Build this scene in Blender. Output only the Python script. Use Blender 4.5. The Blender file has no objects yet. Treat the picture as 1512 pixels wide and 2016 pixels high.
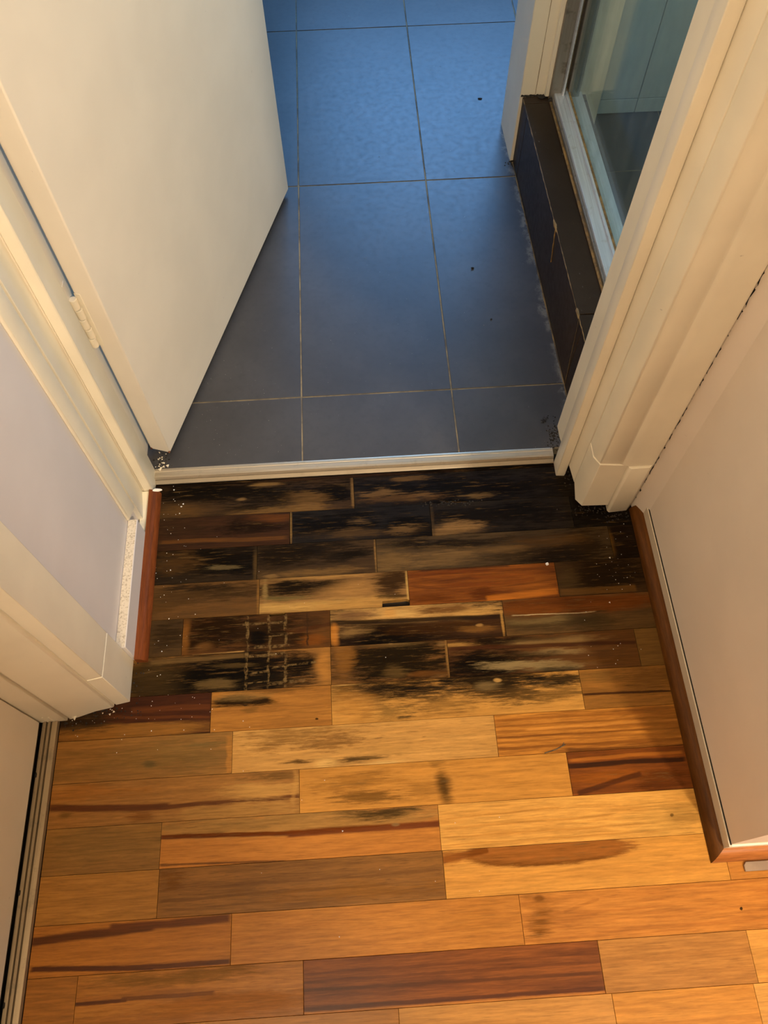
import bpy, bmesh, math, random
import numpy as np
from mathutils import Matrix, Vector

# ------------------------------------------------------------------ camera
scene = bpy.context.scene
F_PX = 1565.0
YAW, PITCH, ROLL = 0.0475669, 1.0854459, -0.014049
CAM = np.array([0.116164, -0.950743, 1.294482])
_f = np.array([math.sin(YAW)*math.cos(PITCH), math.cos(YAW)*math.cos(PITCH), -math.sin(PITCH)])
_r0 = np.array([math.cos(YAW), -math.sin(YAW), 0.0]); _u0 = np.cross(_r0, _f)
_r = math.cos(ROLL)*_r0 + math.sin(ROLL)*_u0
_u = -math.sin(ROLL)*_r0 + math.cos(ROLL)*_u0
cam_data = bpy.data.cameras.new('camera')
cam_data.sensor_fit = 'VERTICAL'; cam_data.sensor_height = 36.0
cam_data.lens = F_PX/2016.0*36.0
cam_data.clip_start = 0.02
cam = bpy.data.objects.new('camera', cam_data)
scene.collection.objects.link(cam)
cam.matrix_world = Matrix(((_r[0], _u[0], -_f[0], CAM[0]), (_r[1], _u[1], -_f[1], CAM[1]),
                           (_r[2], _u[2], -_f[2], CAM[2]), (0, 0, 0, 1)))
scene.camera = cam

# ------------------------------------------------------------------ world, lights, exposure
vs = scene.view_settings
vs.view_transform = 'Standard'; vs.look = 'None'; vs.gamma = 1.0; vs.use_curve_mapping = False
vs.exposure = 0.12
world = bpy.data.worlds.new('sky'); scene.world = world; world.use_nodes = True
bg = world.node_tree.nodes['Background']
bg.inputs[0].default_value = (0.25, 0.5, 1.0, 1); bg.inputs[1].default_value = 0.6

def light(name, kind, loc, rot, energy, color, **kw):
    d = bpy.data.lights.new(name, kind); d.energy = energy; d.color = color
    for k, v in kw.items(): setattr(d, k, v)
    o = bpy.data.objects.new(name, d); scene.collection.objects.link(o)
    o.location = loc; o.rotation_euler = rot
    return o
# daylight standing in the bathroom window opening
light('window_daylight', 'AREA', (0.55, 2.53, 1.45), (math.radians(-90), 0, 0), 46.0, (0.19, 0.48, 1.0),
      shape='RECTANGLE', size=1.2, size_y=1.1)
# added light at an unseen shower window, brightens shower interior and sill
light('added_shower_light', 'AREA', (1.48, 0.36, 1.40), (0, math.radians(90), 0), 8.0, (0.62, 0.86, 1.0),
      shape='RECTANGLE', size=0.7, size_y=0.5)

# ------------------------------------------------------------------ helpers
C = scene.collection
ZT = -0.010                                   # timber floor level (bathroom tiles are z = 0)

def fl(px, py, z=ZT):
    """where the photograph's pixel meets the horizontal plane z"""
    d = _f*F_PX + _r*(px-756.0) - _u*(py-1008.0)
    t = (z-CAM[2])/d[2]
    return CAM + d*t

def tag(o, label=None, cat=None, group=None, kind=None):
    if label: o['label'] = label
    if cat: o['category'] = cat
    if group: o['group'] = group
    if kind: o['kind'] = kind
    return o

def empty(name, loc=(0, 0, 0)):
    o = bpy.data.objects.new(name, None); C.objects.link(o); o.location = loc
    o.empty_display_size = 0.05
    return o

def link(name, me, mat=None, parent=None, bevel=0.0, seg=2):
    o = bpy.data.objects.new(name, me); C.objects.link(o)
    if mat: me.materials.append(mat)
    if parent:
        o.parent = parent
        o.matrix_parent_inverse = Matrix.Translation(-Vector(parent.location)) if parent.type == 'EMPTY' else Matrix()
    if bevel:
        m = o.modifiers.new('bevel', 'BEVEL'); m.width = bevel; m.segments = seg
        m.limit_method = 'ANGLE'; m.angle_limit = math.radians(35); m.harden_normals = False
        for p in me.polygons: p.use_smooth = True
        try: me.set_sharp_from_angle(angle=math.radians(50))
        except Exception: pass
    return o

def mesh(name, V, Fc):
    me = bpy.data.meshes.new(name); me.from_pydata([tuple(map(float, v)) for v in V], [], Fc); me.update()
    bm = bmesh.new(); bm.from_mesh(me); bmesh.ops.recalc_face_normals(bm, faces=bm.faces); bm.to_mesh(me); bm.free()
    return me

def prism(name, pts, z0, z1, mat, parent=None, bevel=0.0012, lows=None, seg=2):
    """vertical extrusion of a plan outline; lows gives ragged bottoms per vertex"""
    n = len(pts)
    lo = lows or [z0]*n
    V = [(x, y, lo[i]) for i, (x, y) in enumerate(pts)] + [(x, y, z1) for x, y in pts]
    Fc = [tuple(range(n-1, -1, -1)), tuple(range(n, 2*n))] + [(i, (i+1) % n, n+(i+1) % n, n+i) for i in range(n)]
    return link(name, mesh(name, V, Fc), mat, parent, bevel, seg)

def box(name, x0, x1, y0, y1, z0, z1, mat, parent=None, bevel=0.0):
    return prism(name, [(x0, y0), (x1, y0), (x1, y1), (x0, y1)], z0, z1, mat, parent, bevel)

def sweep(name, prof, a, b, axis, mat, parent=None, bevel=0.0, smooth=False):
    """profile of (p, z) pairs extruded along 'x' or 'y' from a to b (a, b may be per-vertex lists for mitres)"""
    n = len(prof)
    A = a if isinstance(a, (list, tuple)) else [a]*n
    B = b if isinstance(b, (list, tuple)) else [b]*n
    mk = (lambda t, p, z: (t, p, z)) if axis == 'x' else (lambda t, p, z: (p, t, z))
    V = [mk(A[i], p, z) for i, (p, z) in enumerate(prof)] + [mk(B[i], p, z) for i, (p, z) in enumerate(prof)]
    Fc = [tuple(range(n)), tuple(range(2*n-1, n-1, -1))] + [(i, n+i, n+(i+1) % n, (i+1) % n) for i in range(n)]
    me = mesh(name, V, Fc)
    o = link(name, me, mat, parent, bevel)
    if smooth:
        for p in me.polygons: p.use_smooth = True
        me.set_sharp_from_angle(angle=math.radians(40))
    return o

# ------------------------------------------------------------------ material helpers
def lin(c):
    return tuple(((v/255.0)/12.92 if v/255.0 <= 0.04045 else ((v/255.0+0.055)/1.055)**2.4) for v in c)

class NT:
    def __init__(s, name):
        s.m = bpy.data.materials.new(name); s.m.use_nodes = True
        s.t = s.m.node_tree; s.t.nodes.clear()
        s.out = s.t.nodes.new('ShaderNodeOutputMaterial')
    def n(s, typ, ins=None, **attr):
        nd = s.t.nodes.new(typ)
        for k, v in attr.items(): setattr(nd, k, v)
        for k, v in (ins or {}).items(): s.put(nd.inputs[k], v)
        return nd
    def put(s, sock, v):
        if hasattr(v, 'is_output'): s.t.links.new(v, sock)
        else:
            if sock.type == 'RGBA' and len(v) == 3: v = (*v, 1)
            sock.default_value = v
    def math(s, op, a, b=0.0, c=0.0, clamp=False):
        nd = s.t.nodes.new('ShaderNodeMath'); nd.operation = op; nd.use_clamp = clamp
        for i, v in enumerate((a, b, c)): s.put(nd.inputs[i], v)
        return nd.outputs[0]
    def vmath(s, op, a, b=(0, 0, 0)):
        nd = s.t.nodes.new('ShaderNodeVectorMath'); nd.operation = op
        s.put(nd.inputs[0], a); s.put(nd.inputs[1], b)
        return nd.outputs[0]
    def pos(s):
        return s.n('ShaderNodeNewGeometry').outputs['Position']
    def noise(s, vec, scale=1.0, detail=3.0, rough=0.55, dist=0.0):
        nd = s.n('ShaderNodeTexNoise', {'Vector': vec, 'Scale': scale, 'Detail': detail, 'Roughness': rough, 'Distortion': dist})
        return nd.outputs['Fac']
    def ramp(s, v, a, b, smooth=True, lo=0.0, hi=1.0):
        nd = s.n('ShaderNodeMapRange', {0: v, 1: a, 2: b, 3: lo, 4: hi}, interpolation_type='SMOOTHSTEP' if smooth else 'LINEAR')
        return nd.outputs[0]
    def mix(s, f, a, b):
        nd = s.t.nodes.new('ShaderNodeMix'); nd.data_type = 'RGBA'
        s.put(nd.inputs[0], f); s.put(nd.inputs[6], a); s.put(nd.inputs[7], b)
        return nd.outputs[2]
    def bump(s, h, strength, dist=0.001):
        return s.n('ShaderNodeBump', {'Height': h, 'Strength': strength, 'Distance': dist}).outputs['Normal']
    def principled(s, **ins):
        nd = s.t.nodes.new('ShaderNodeBsdfPrincipled')
        for k, v in ins.items(): s.put(nd.inputs[k.replace('_', ' ')], v)
        s.t.links.new(nd.outputs[0], s.out.inputs[0])
        return nd

# mask groups ------------------------------------------------------
def group_blob():
    g = bpy.data.node_groups.new('stain_blob', 'ShaderNodeTree')
    for nm, ty in (('P', 'NodeSocketVector'), ('Center', 'NodeSocketVector'), ('Inverse', 'NodeSocketVector'),
                   ('Edge', 'NodeSocketFloat'), ('Streak', 'NodeSocketFloat'), ('Break', 'NodeSocketFloat'), ('Strength', 'NodeSocketFloat')):
        g.interface.new_socket(nm, in_out='INPUT', socket_type=ty)
    g.interface.new_socket('Mask', in_out='OUTPUT', socket_type='NodeSocketFloat')
    N = g.nodes; L = g.links
    i = N.new('NodeGroupInput'); o = N.new('NodeGroupOutput')
    sub = N.new('ShaderNodeVectorMath'); sub.operation = 'SUBTRACT'
    mul = N.new('ShaderNodeVectorMath'); mul.operation = 'MULTIPLY'
    ln = N.new('ShaderNodeVectorMath'); ln.operation = 'LENGTH'
    L.new(i.outputs['P'], sub.inputs[0]); L.new(i.outputs['Center'], sub.inputs[1])
    L.new(sub.outputs[0], mul.inputs[0]); L.new(i.outputs['Inverse'], mul.inputs[1]); L.new(mul.outputs[0], ln.inputs[0])
    s5 = N.new('ShaderNodeMath'); s5.operation = 'SUBTRACT'; s5.inputs[1].default_value = 0.5
    L.new(i.outputs['Streak'], s5.inputs[0])
    ma = N.new('ShaderNodeMath'); ma.operation = 'MULTIPLY_ADD'
    L.new(s5.outputs[0], ma.inputs[0]); L.new(i.outputs['Break'], ma.inputs[1]); L.new(ln.outputs['Value'], ma.inputs[2])
    a = N.new('ShaderNodeMath'); a.operation = 'ADD'; a.inputs[0].default_value = 1.0; L.new(i.outputs['Edge'], a.inputs[1])
    b = N.new('ShaderNodeMath'); b.operation = 'SUBTRACT'; b.inputs[0].default_value = 1.0; L.new(i.outputs['Edge'], b.inputs[1])
    mr = N.new('ShaderNodeMapRange'); mr.interpolation_type = 'SMOOTHSTEP'
    L.new(ma.outputs[0], mr.inputs[0]); L.new(a.outputs[0], mr.inputs[1]); L.new(b.outputs[0], mr.inputs[2])
    st = N.new('ShaderNodeMath'); st.operation = 'MULTIPLY'
    L.new(mr.outputs[0], st.inputs[0]); L.new(i.outputs['Strength'], st.inputs[1])
    L.new(st.outputs[0], o.inputs[0])
    return g

def group_line():
    g = bpy.data.node_groups.new('grain_glint_line', 'ShaderNodeTree')
    for nm, ty in (('P', 'NodeSocketVector'), ('Start', 'NodeSocketVector'), ('Axis', 'NodeSocketVector'), ('Normal', 'NodeSocketVector'),
                   ('Length', 'NodeSocketFloat'), ('Width', 'NodeSocketFloat'), ('Wave', 'NodeSocketFloat'), ('Amp', 'NodeSocketFloat'), ('Strength', 'NodeSocketFloat')):
        g.interface.new_socket(nm, in_out='INPUT', socket_type=ty)
    g.interface.new_socket('Mask', in_out='OUTPUT', socket_type='NodeSocketFloat')
    N = g.nodes; L = g.links
    i = N.new('NodeGroupInput'); o = N.new('NodeGroupOutput')
    def M(op, *v):
        nd = N.new('ShaderNodeMath'); nd.operation = op
        for k, x in enumerate(v):
            if hasattr(x, 'is_output'): L.new(x, nd.inputs[k])
            else: nd.inputs[k].default_value = x
        return nd.outputs[0]
    sub = N.new('ShaderNodeVectorMath'); sub.operation = 'SUBTRACT'
    L.new(i.outputs['P'], sub.inputs[0]); L.new(i.outputs['Start'], sub.inputs[1])
    def dot(s):
        d = N.new('ShaderNodeVectorMath'); d.operation = 'DOT_PRODUCT'
        L.new(sub.outputs[0], d.inputs[0]); L.new(i.outputs[s], d.inputs[1]); return d.outputs['Value']
    along = dot('Axis'); across = dot('Normal')
    w = M('MULTIPLY', M('SUBTRACT', i.outputs['Wave'], 0.5), i.outputs['Amp'])
    dist = M('ABSOLUTE', M('ADD', across, w))
    mr = N.new('ShaderNodeMapRange'); mr.interpolation_type = 'SMOOTHSTEP'
    L.new(dist, mr.inputs[0]); L.new(i.outputs['Width'], mr.inputs[1]); L.new(M('MULTIPLY', i.outputs['Width'], 0.4), mr.inputs[2])
    half = M('MULTIPLY', i.outputs['Length'], 0.5)
    off = M('ABSOLUTE', M('SUBTRACT', along, half))
    e = N.new('ShaderNodeMapRange'); e.interpolation_type = 'SMOOTHSTEP'
    L.new(off, e.inputs[0]); L.new(M('MULTIPLY', half, 1.08), e.inputs[1]); L.new(M('MULTIPLY', half, 0.97), e.inputs[2])
    L.new(M('MULTIPLY', M('MULTIPLY', mr.outputs[0], e.outputs[0]), i.outputs['Strength']), o.inputs[0])
    return g
G_BLOB = group_blob(); G_LINE = group_line()

def blob_node(nt, P, c, r, edge, streak, brk, strength):
    nd = nt.t.nodes.new('ShaderNodeGroup'); nd.node_tree = G_BLOB
    nt.put(nd.inputs['P'], P); nd.inputs['Center'].default_value = (c[0], c[1], 0)
    nd.inputs['Inverse'].default_value = (1/r[0], 1/r[1], 0)
    nd.inputs['Edge'].default_value = edge; nt.put(nd.inputs['Streak'], streak)
    nd.inputs['Break'].default_value = brk; nd.inputs['Strength'].default_value = strength
    return nd.outputs[0]

def line_node(nt, P, a, b, w, wave, amp, strength):
    nd = nt.t.nodes.new('ShaderNodeGroup'); nd.node_tree = G_LINE
    d = np.array([b[0]-a[0], b[1]-a[1]]); L = float(np.hypot(*d)); d = d/L
    nt.put(nd.inputs['P'], P); nd.inputs['Start'].default_value = (a[0], a[1], 0)
    nd.inputs['Axis'].default_value = (d[0], d[1], 0); nd.inputs['Normal'].default_value = (-d[1], d[0], 0)
    nd.inputs['Length'].default_value = L; nd.inputs['Width'].default_value = w
    nt.put(nd.inputs['Wave'], wave); nd.inputs['Amp'].default_value = amp; nd.inputs['Strength'].default_value = strength
    return nd.outputs[0]

CRK = (134, 108, 74)
WOOD_GAIN = (0.675, 0.665, 0.50)
def wc(c):
    r, g, b = lin(c)
    g *= 1+0.8*max(0.0, 0.45-g/max(r, 1e-6))
    return tuple(min(0.95, v*q) for v, q in zip((r, g, b), WOOD_GAIN))

def wood_mat(name, base, alt, seed, layers=(), *, grain=0.5, axis='x', ring=0.0, rough=0.34, freq=1.0, pores=0.35, spec=0.15, mott=0.55):
    """varnished timber: grain between two tones, then the plank's own streaks and stains"""
    nt = NT(name)
    sep = nt.n('ShaderNodeSeparateXYZ', {0: nt.pos()})
    X, Y = sep.outputs[0], sep.outputs[1]
    if axis == 'y': X, Y = Y, X
    P = nt.n('ShaderNodeCombineXYZ', {0: sep.outputs[0], 1: sep.outputs[1], 2: 0.0}).outputs[0]
    def sv(fx, fy, k):
        return nt.n('ShaderNodeCombineXYZ', {0: nt.math('MULTIPLY', X, fx*freq), 1: nt.math('MULTIPLY', Y, fy*freq), 2: seed*7.31+k}).outputs[0]
    g1 = nt.noise(sv(4, 60, 0.0), 1.0, 4.0, 0.6, 0.35+ring)
    g2 = nt.noise(sv(28, 420, 3.1), 1.0, 3.0, 0.6)
    med = nt.noise(sv(10, 36, 5.7), 1.0, 3.0, 0.6, 0.4)
    fine = nt.noise(sv(26, 300, 8.2), 1.0, 6.0, 0.78)
    gf = nt.ramp(nt.math('ADD', nt.math('MULTIPLY', g1, 0.75), nt.math('MULTIPLY', g2, 0.25)), 0.36, 0.66)
    col = nt.mix(nt.math('MULTIPLY', gf, min(1.0, grain*1.3)), wc(base), wc(alt))
    pore = nt.ramp(nt.noise(sv(45, 520, 1.9), 1.0, 2.0, 0.5), 0.60, 0.74)
    dark = tuple(v*0.62 for v in wc(alt))
    col = nt.mix(nt.math('MULTIPLY', pore, pores), col, dark)
    streak = nt.math('MULTIPLY_ADD', nt.math('ADD', nt.math('MULTIPLY', med, 0.36), nt.math('MULTIPLY', fine, 0.64)), 5.0, -2.0)
    wx = nt.noise(sv(12, 30, 11.0), 1.0, 2.0, 0.5)
    wave = nt.noise(sv(9, 0.5, 12.3), 1.0, 2.0, 0.5)
    Pw = nt.vmath('ADD', P, nt.n('ShaderNodeCombineXYZ', {0: nt.math('MULTIPLY_ADD', wx, 0.020, -0.010), 1: nt.math('MULTIPLY_ADD', med, 0.012, -0.006), 2: 0.0}).outputs[0])
    Pl = nt.vmath('ADD', P, nt.n('ShaderNodeCombineXYZ', {0: nt.math('MULTIPLY_ADD', nt.noise(P, 60.0, 3.0, 0.6), 0.010, -0.005), 1: nt.math('MULTIPLY_ADD', fine, 0.004, -0.002), 2: 0.0}).outputs[0])
    crk = nt.ramp(nt.noise(P, 110.0, 4.0, 0.7), 0.40, 0.60)
    worn = None
    for l in layers:
        if l[0] == 'B':
            _, px, py, rx, ry, c, st, edge, brk = l
            ctr = fl(px, py); rr = (abs(fl(px+rx, py)[0]-ctr[0]), abs(fl(px, py+ry)[1]-ctr[1]))
            m = blob_node(nt, P if (rx < 5 and ry > 15) else Pw, ctr, rr, min(.95, edge*1.35), streak, brk*1.05, st)
            worn = m if worn is None else nt.math('MAXIMUM', worn, m)
        else:
            _, x0, y0, x1, y1, w, c, st, amp = l
            a, b = fl(x0, y0), fl(x1, y1)
            sc_ = abs(fl(x0, y0+1)[1]-a[1])
            m = line_node(nt, Pl, a, b, w*sc_*(0.75 if c == CRK else 1.05), wave, amp*sc_, min(1.0, st*1.1))
            if c == CRK: m = nt.math('MULTIPLY', m, nt.math('MULTIPLY', crk, 0.8))
        col = nt.mix(m, col, wc(c))
    if worn is not None:
        fl2 = nt.ramp(nt.noise(sv(20, 260, 21.3), 1.0, 5.0, 0.72), 0.555, 0.66)
        col = nt.mix(nt.math('MULTIPLY', nt.math('MULTIPLY', fl2, worn), mott), col, wc((118, 90, 58)))
    tone = nt.ramp(nt.noise(sv(20, 300, 17.7), 1.0, 4.0, 0.7), 0.25, 0.75, smooth=False, lo=0.68, hi=1.32)
    col = nt.vmath('MULTIPLY', col, nt.n('ShaderNodeCombineXYZ', {0: tone, 1: tone, 2: tone}).outputs[0])
    ro = rough
    if worn is not None: ro = nt.math('MULTIPLY_ADD', worn, 0.10, rough)
    if worn is not None: spec = nt.math('MULTIPLY_ADD', worn, -0.8*spec, spec)
    nrm = nt.bump(nt.math('ADD', nt.math('MULTIPLY', g2, 0.5), fine), 0.10, 0.0008)
    nt.principled(Base_Color=col, Roughness=ro, Normal=nrm, Specular_IOR_Level=spec)
    return nt.m

def B(px, py, rx, ry, c, st=0.95, edge=0.45, brk=1.1): return ('B', px, py, rx, ry, c, st, edge, brk)
def Ln(x0, y0, x1, y1, w, c, st=0.9, amp=6): return ('L', x0, y0, x1, y1, w, c, st, amp)

def paint_mat(name, c, rough=0.42, grime=0.35, seed=0.0, var=0.05, bump=0.12):
    nt = NT(name); p = nt.pos()
    n1 = nt.noise(nt.vmath('ADD', p, (seed, 0, 0)), 7.0, 3.0)
    base = lin(c)
    col = nt.mix(nt.ramp(n1, 0.3, 0.7), tuple(v*(1-var) for v in base), tuple(min(0.95, v*(1+var)) for v in base))
    sp = nt.ramp(nt.noise(p, 85.0, 2.0, 0.5), 0.76, 0.82)
    col = nt.mix(nt.math('MULTIPLY', sp, grime), col, lin((92, 74, 52)))
    nrm = nt.bump(nt.noise(p, 60.0, 3.0), bump, 0.002)
    nt.principled(Base_Color=col, Roughness=rough, Normal=nrm, Specular_IOR_Level=0.45)
    return nt.m

def metal_mat(name, c, rough=0.35, axis=0, dirt=0.3, dirtc=(90, 72, 46), seed=0.0):
    nt = NT(name); p = nt.pos()
    s = [400, 400, 400]; s[axis] = 6
    st = nt.noise(nt.vmath('MULTIPLY', p, tuple(s)), 1.0, 3.0)
    col = nt.mix(nt.ramp(st, 0.3, 0.7), tuple(v*0.82 for v in lin(c)), lin(c))
    d = nt.ramp(nt.noise(nt.vmath('ADD', p, (seed, seed, 0)), 38.0, 4.0, 0.65), 0.54, 0.72)
    d = nt.math('MULTIPLY', d, dirt)
    col = nt.mix(d, col, lin(dirtc))
    nt.principled(Base_Color=col, Metallic=nt.math('MULTIPLY_ADD', d, -0.6, 0.65), Roughness=nt.math('MULTIPLY_ADD', st, 0.2, rough-0.1))
    return nt.m

# ------------------------------------------------------------------ materials
M_CREAM = paint_mat('cream_gloss_paint', (231, 222, 200), 0.36, 0.35, 1.0)
M_DOOR = paint_mat('door_paint', (228, 219, 203), 0.45, 0.25, 2.0, 0.03, 0.05)
M_WALL = paint_mat('wall_paint', (226, 214, 199), 0.6, 0.2, 3.0, 0.03, 0.08)
M_HALL = paint_mat('hall_wall_paint', (112, 97, 80), 0.7, 0.1, 9.0)
M_LAV = paint_mat('grey_white_wall_paint', (214, 208, 206), 0.55, 0.2, 4.0, 0.03, 0.05)
M_CEIL = paint_mat('ceiling_paint', (176, 166, 150), 0.8, 0.0, 5.0, 0.02, 0.05)
M_BATHWALL = paint_mat('bathroom_wall_paint', (222, 222, 216), 0.6, 0.1, 6.0)
M_DARK = paint_mat('dark_void', (16, 13, 10), 0.95, 0.0, 7.0)
M_ALU = metal_mat('aluminium_sill', (222, 226, 230), 0.46, 1, 0.30, (140, 126, 104))
M_ALU_DIRTY = metal_mat('aluminium_frame_dirty', (150, 145, 135), 0.45, 2, 0.6, (70, 55, 36), 3.0)
M_STRIP = metal_mat('threshold_aluminium', (196, 182, 158), 0.42, 0, 0.25, (120, 100, 70), 5.0)
M_TRACK = metal_mat('track_bronze_aluminium', (150, 132, 104), 0.45, 1, 0.35, (70, 58, 40), 7.0)

def tile_mat(name='charcoal_porcelain', lime=0.55, spec=0.5, ca=(57, 56, 57), cb=(69, 68, 69)):
    nt = NT(name); p = nt.pos()
    n1 = nt.noise(p, 5.0, 4.0, 0.6); n2 = nt.noise(p, 70.0, 3.0, 0.6)
    col = nt.mix(nt.ramp(n1, 0.3, 0.7), lin(ca), lin(cb))
    col = nt.mix(nt.math('MULTIPLY', nt.ramp(n2, 0.45, 0.75), 0.25), col, tuple(v*0.7 for v in lin(ca)))
    # dusty specks and scuffs
    sc = nt.noise(nt.vmath('MULTIPLY', p, (300, 90, 300)), 1.0, 2.0, 0.5)
    scm = nt.math('MULTIPLY', nt.ramp(sc, 0.70, 0.78), nt.ramp(nt.noise(p, 9.0, 2.0), 0.48, 0.68))
    col = nt.mix(nt.math('MULTIPLY', scm, 0.5), col, lin((140, 138, 136)))
    # limescale crusts along the foot of the shower kerb
    sep = nt.n('ShaderNodeSeparateXYZ', {0: p})
    edge = nt.math('MULTIPLY_ADD', sep.outputs[1], 0.022, nt.math('SUBTRACT', sep.outputs[0], 0.527))   # 0 at the kerb
    wv = nt.noise(nt.vmath('MULTIPLY', p, (30, 22, 1)), 1.0, 4.0, 0.7)
    band = nt.ramp(nt.math('ADD', edge, nt.math('MULTIPLY_ADD', wv, 0.06, -0.030)), -0.018, -0.003)
    fade = nt.ramp(nt.noise(p, 34.0, 4.0, 0.75), 0.44, 0.58)
    yf = nt.math('MULTIPLY', nt.ramp(sep.outputs[1], -0.12, 0.0), nt.ramp(sep.outputs[1], 0.84, 0.74))
    col = nt.mix(nt.math('MULTIPLY', nt.math('MULTIPLY', nt.math('MULTIPLY', band, fade), yf), nt.math('MULTIPLY', lime, nt.ramp(sep.outputs[0], 0.542, 0.536))), col, lin((132, 130, 122)))
    rough = nt.math('MULTIPLY_ADD', n2, 0.18, 0.30)
    nt.principled(Base_Color=col, Roughness=rough, Normal=nt.bump(n2, 0.08, 0.001), Specular_IOR_Level=spec)
    return nt.m
M_TILE = tile_mat(); M_KERB = tile_mat('kerb_porcelain', 0.0, 0.10, (46, 36, 27), (58, 47, 37))

def simple(name, a, b, scale=40.0, rough=0.7, lo=0.35, hi=0.65, stretch=(1, 1, 1), bump=0.2):
    nt = NT(name); p = nt.vmath('MULTIPLY', nt.pos(), stretch)
    n = nt.noise(p, scale, 4.0, 0.65)
    nt.principled(Base_Color=nt.mix(nt.ramp(n, lo, hi), lin(a), lin(b)), Roughness=rough, Normal=nt.bump(n, bump, 0.002))
    return nt.m
M_GROUT = simple('tan_grout', (150, 134, 104), (96, 88, 76), 14.0, 0.9)
M_GROUT_DARK = simple('stained_grout', (120, 100, 66), (60, 52, 42), 20.0, 0.9)
M_SILICONE = simple('yellowed_silicone', (150, 118, 66), (96, 76, 46), 50.0, 0.6)
M_DUSTLEDGE = simple('dusty_ledge', (216, 204, 184), (160, 144, 120), 330.0, 0.9, 0.46, 0.70)
M_GRIME = simple('grime', (46, 38, 28), (18, 15, 11), 60.0, 0.9)
M_WHITE = simple('white_plaster', (246, 244, 238), (232, 228, 220), 60.0, 0.8)
M_SHOWERTILE = simple('pale_wall_tile', (196, 204, 200), (186, 196, 192), 6.0, 0.35, bump=0.02)
M_SUB = simple('black_subfloor', (30, 22, 15), (16, 12, 9), 30.0, 0.95)
M_RUST = simple('worn_brown', (120, 72, 40), (80, 46, 26), 90.0, 0.8)

def glass_mat():
    nt = NT('hazy_shower_glass')
    tr = nt.n('ShaderNodeBsdfTransparent', {'Color': (0.86, 0.92, 0.91)})
    gl = nt.n('ShaderNodeBsdfGlossy', {'Color': (0.9, 0.95, 1.0), 'Roughness': 0.06})
    df = nt.n('ShaderNodeBsdfDiffuse', {'Color': lin((150, 160, 158))})
    haze = nt.math('MULTIPLY_ADD', nt.ramp(nt.noise(nt.vmath('MULTIPLY', nt.pos(), (1, 9, 2.5)), 3.0, 4.0), 0.35, 0.7), 0.10, 0.06)
    m1 = nt.n('ShaderNodeMixShader', {0: haze, 1: tr.outputs[0], 2: df.outputs[0]})
    fc = nt.n('ShaderNodeLayerWeight', {'Blend': 0.5}).outputs['Facing']
    fr = nt.math('MULTIPLY_ADD', nt.math('POWER', fc, 5.0), 0.6, 0.03)
    m2 = nt.n('ShaderNodeMixShader', {0: fr, 1: m1.outputs[0], 2: gl.outputs[0]})
    nt.t.links.new(m2.outputs[0], nt.out.inputs[0])
    return nt.m
M_GLASS = glass_mat()

def emit_mat(name, c, s):
    nt = NT(name)
    e = nt.n('ShaderNodeEmission', {'Color': c, 'Strength': s})
    nt.t.links.new(e.outputs[0], nt.out.inputs[0]); return nt.m

# ------------------------------------------------------------------ the shell
HZ = 2.4
S = lambda o: tag(o, kind='structure')

# subfloor that carries the planks
floor = S(box('floor', -0.44, 2.2, -2.9, -0.150, -0.06, ZT-0.0125, M_SUB))
tag(floor, 'timber strip floor of the hallway, blackened by water near the threshold')
bath_floor = S(box('floor_bathroom', -1.0, 1.5, -0.151, 2.6, -0.06, -0.0012, M_GROUT))
tag(bath_floor, 'charcoal tiled bathroom floor with tan grout joints')

wl = S(prism('wall_left', [(-0.302, -0.25), (-0.44, -0.25), (-0.44, -0.519), (-0.302, -0.519)], -0.05, HZ, M_LAV, bevel=0))
tag(wl, 'pale grey-white wall panel left of the bathroom doorway')
S(box('wall_bathroom_front', -1.0, -0.334, -0.245, -0.086, -0.05, HZ, M_BATHWALL))
wr = S(prism('wall_right', [(0.608, -0.262), (0.608, -0.281), (0.624, -0.312), (0.624, -0.868), (2.2, -0.868), (2.2, -0.10), (0.514, -0.10), (0.514, -0.262)],
             -0.05, HZ, M_WALL, bevel=0))
tag(wr, 'beige wall on the right ending in a corner towards the hall')
S(box('wall_closet', -0.50, -0.44, -2.9, -0.50, -0.05, HZ, M_HALL))
S(box('wall_hall_back', -0.5, 2.2, -2.96, -2.9, -0.05, HZ, M_HALL))
S(box('wall_hall_blocker', -0.5, 0.63, -2.9, -1.555, -0.05, HZ, M_HALL))  # unseen wall block added so its corner shades the lower-left floor
S(box('wall_hall_right', 2.2, 2.26, -2.96, -0.10, -0.05, HZ, M_HALL))
S(box('wall_over_door', -0.334, 0.514, -0.245, -0.100, 2.06, HZ, M_WALL))
S(box('ceiling', -1.06, 2.26, -2.96, 2.66, HZ, HZ+0.05, M_CEIL))
S(box('wall_bathroom_left', -1.06, -1.0, -0.245, 2.66, -0.05, HZ, M_BATHWALL))
S(box('wall_bathroom_right', 1.5, 1.56, -0.10, 2.66, -0.05, HZ, M_BATHWALL))
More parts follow.
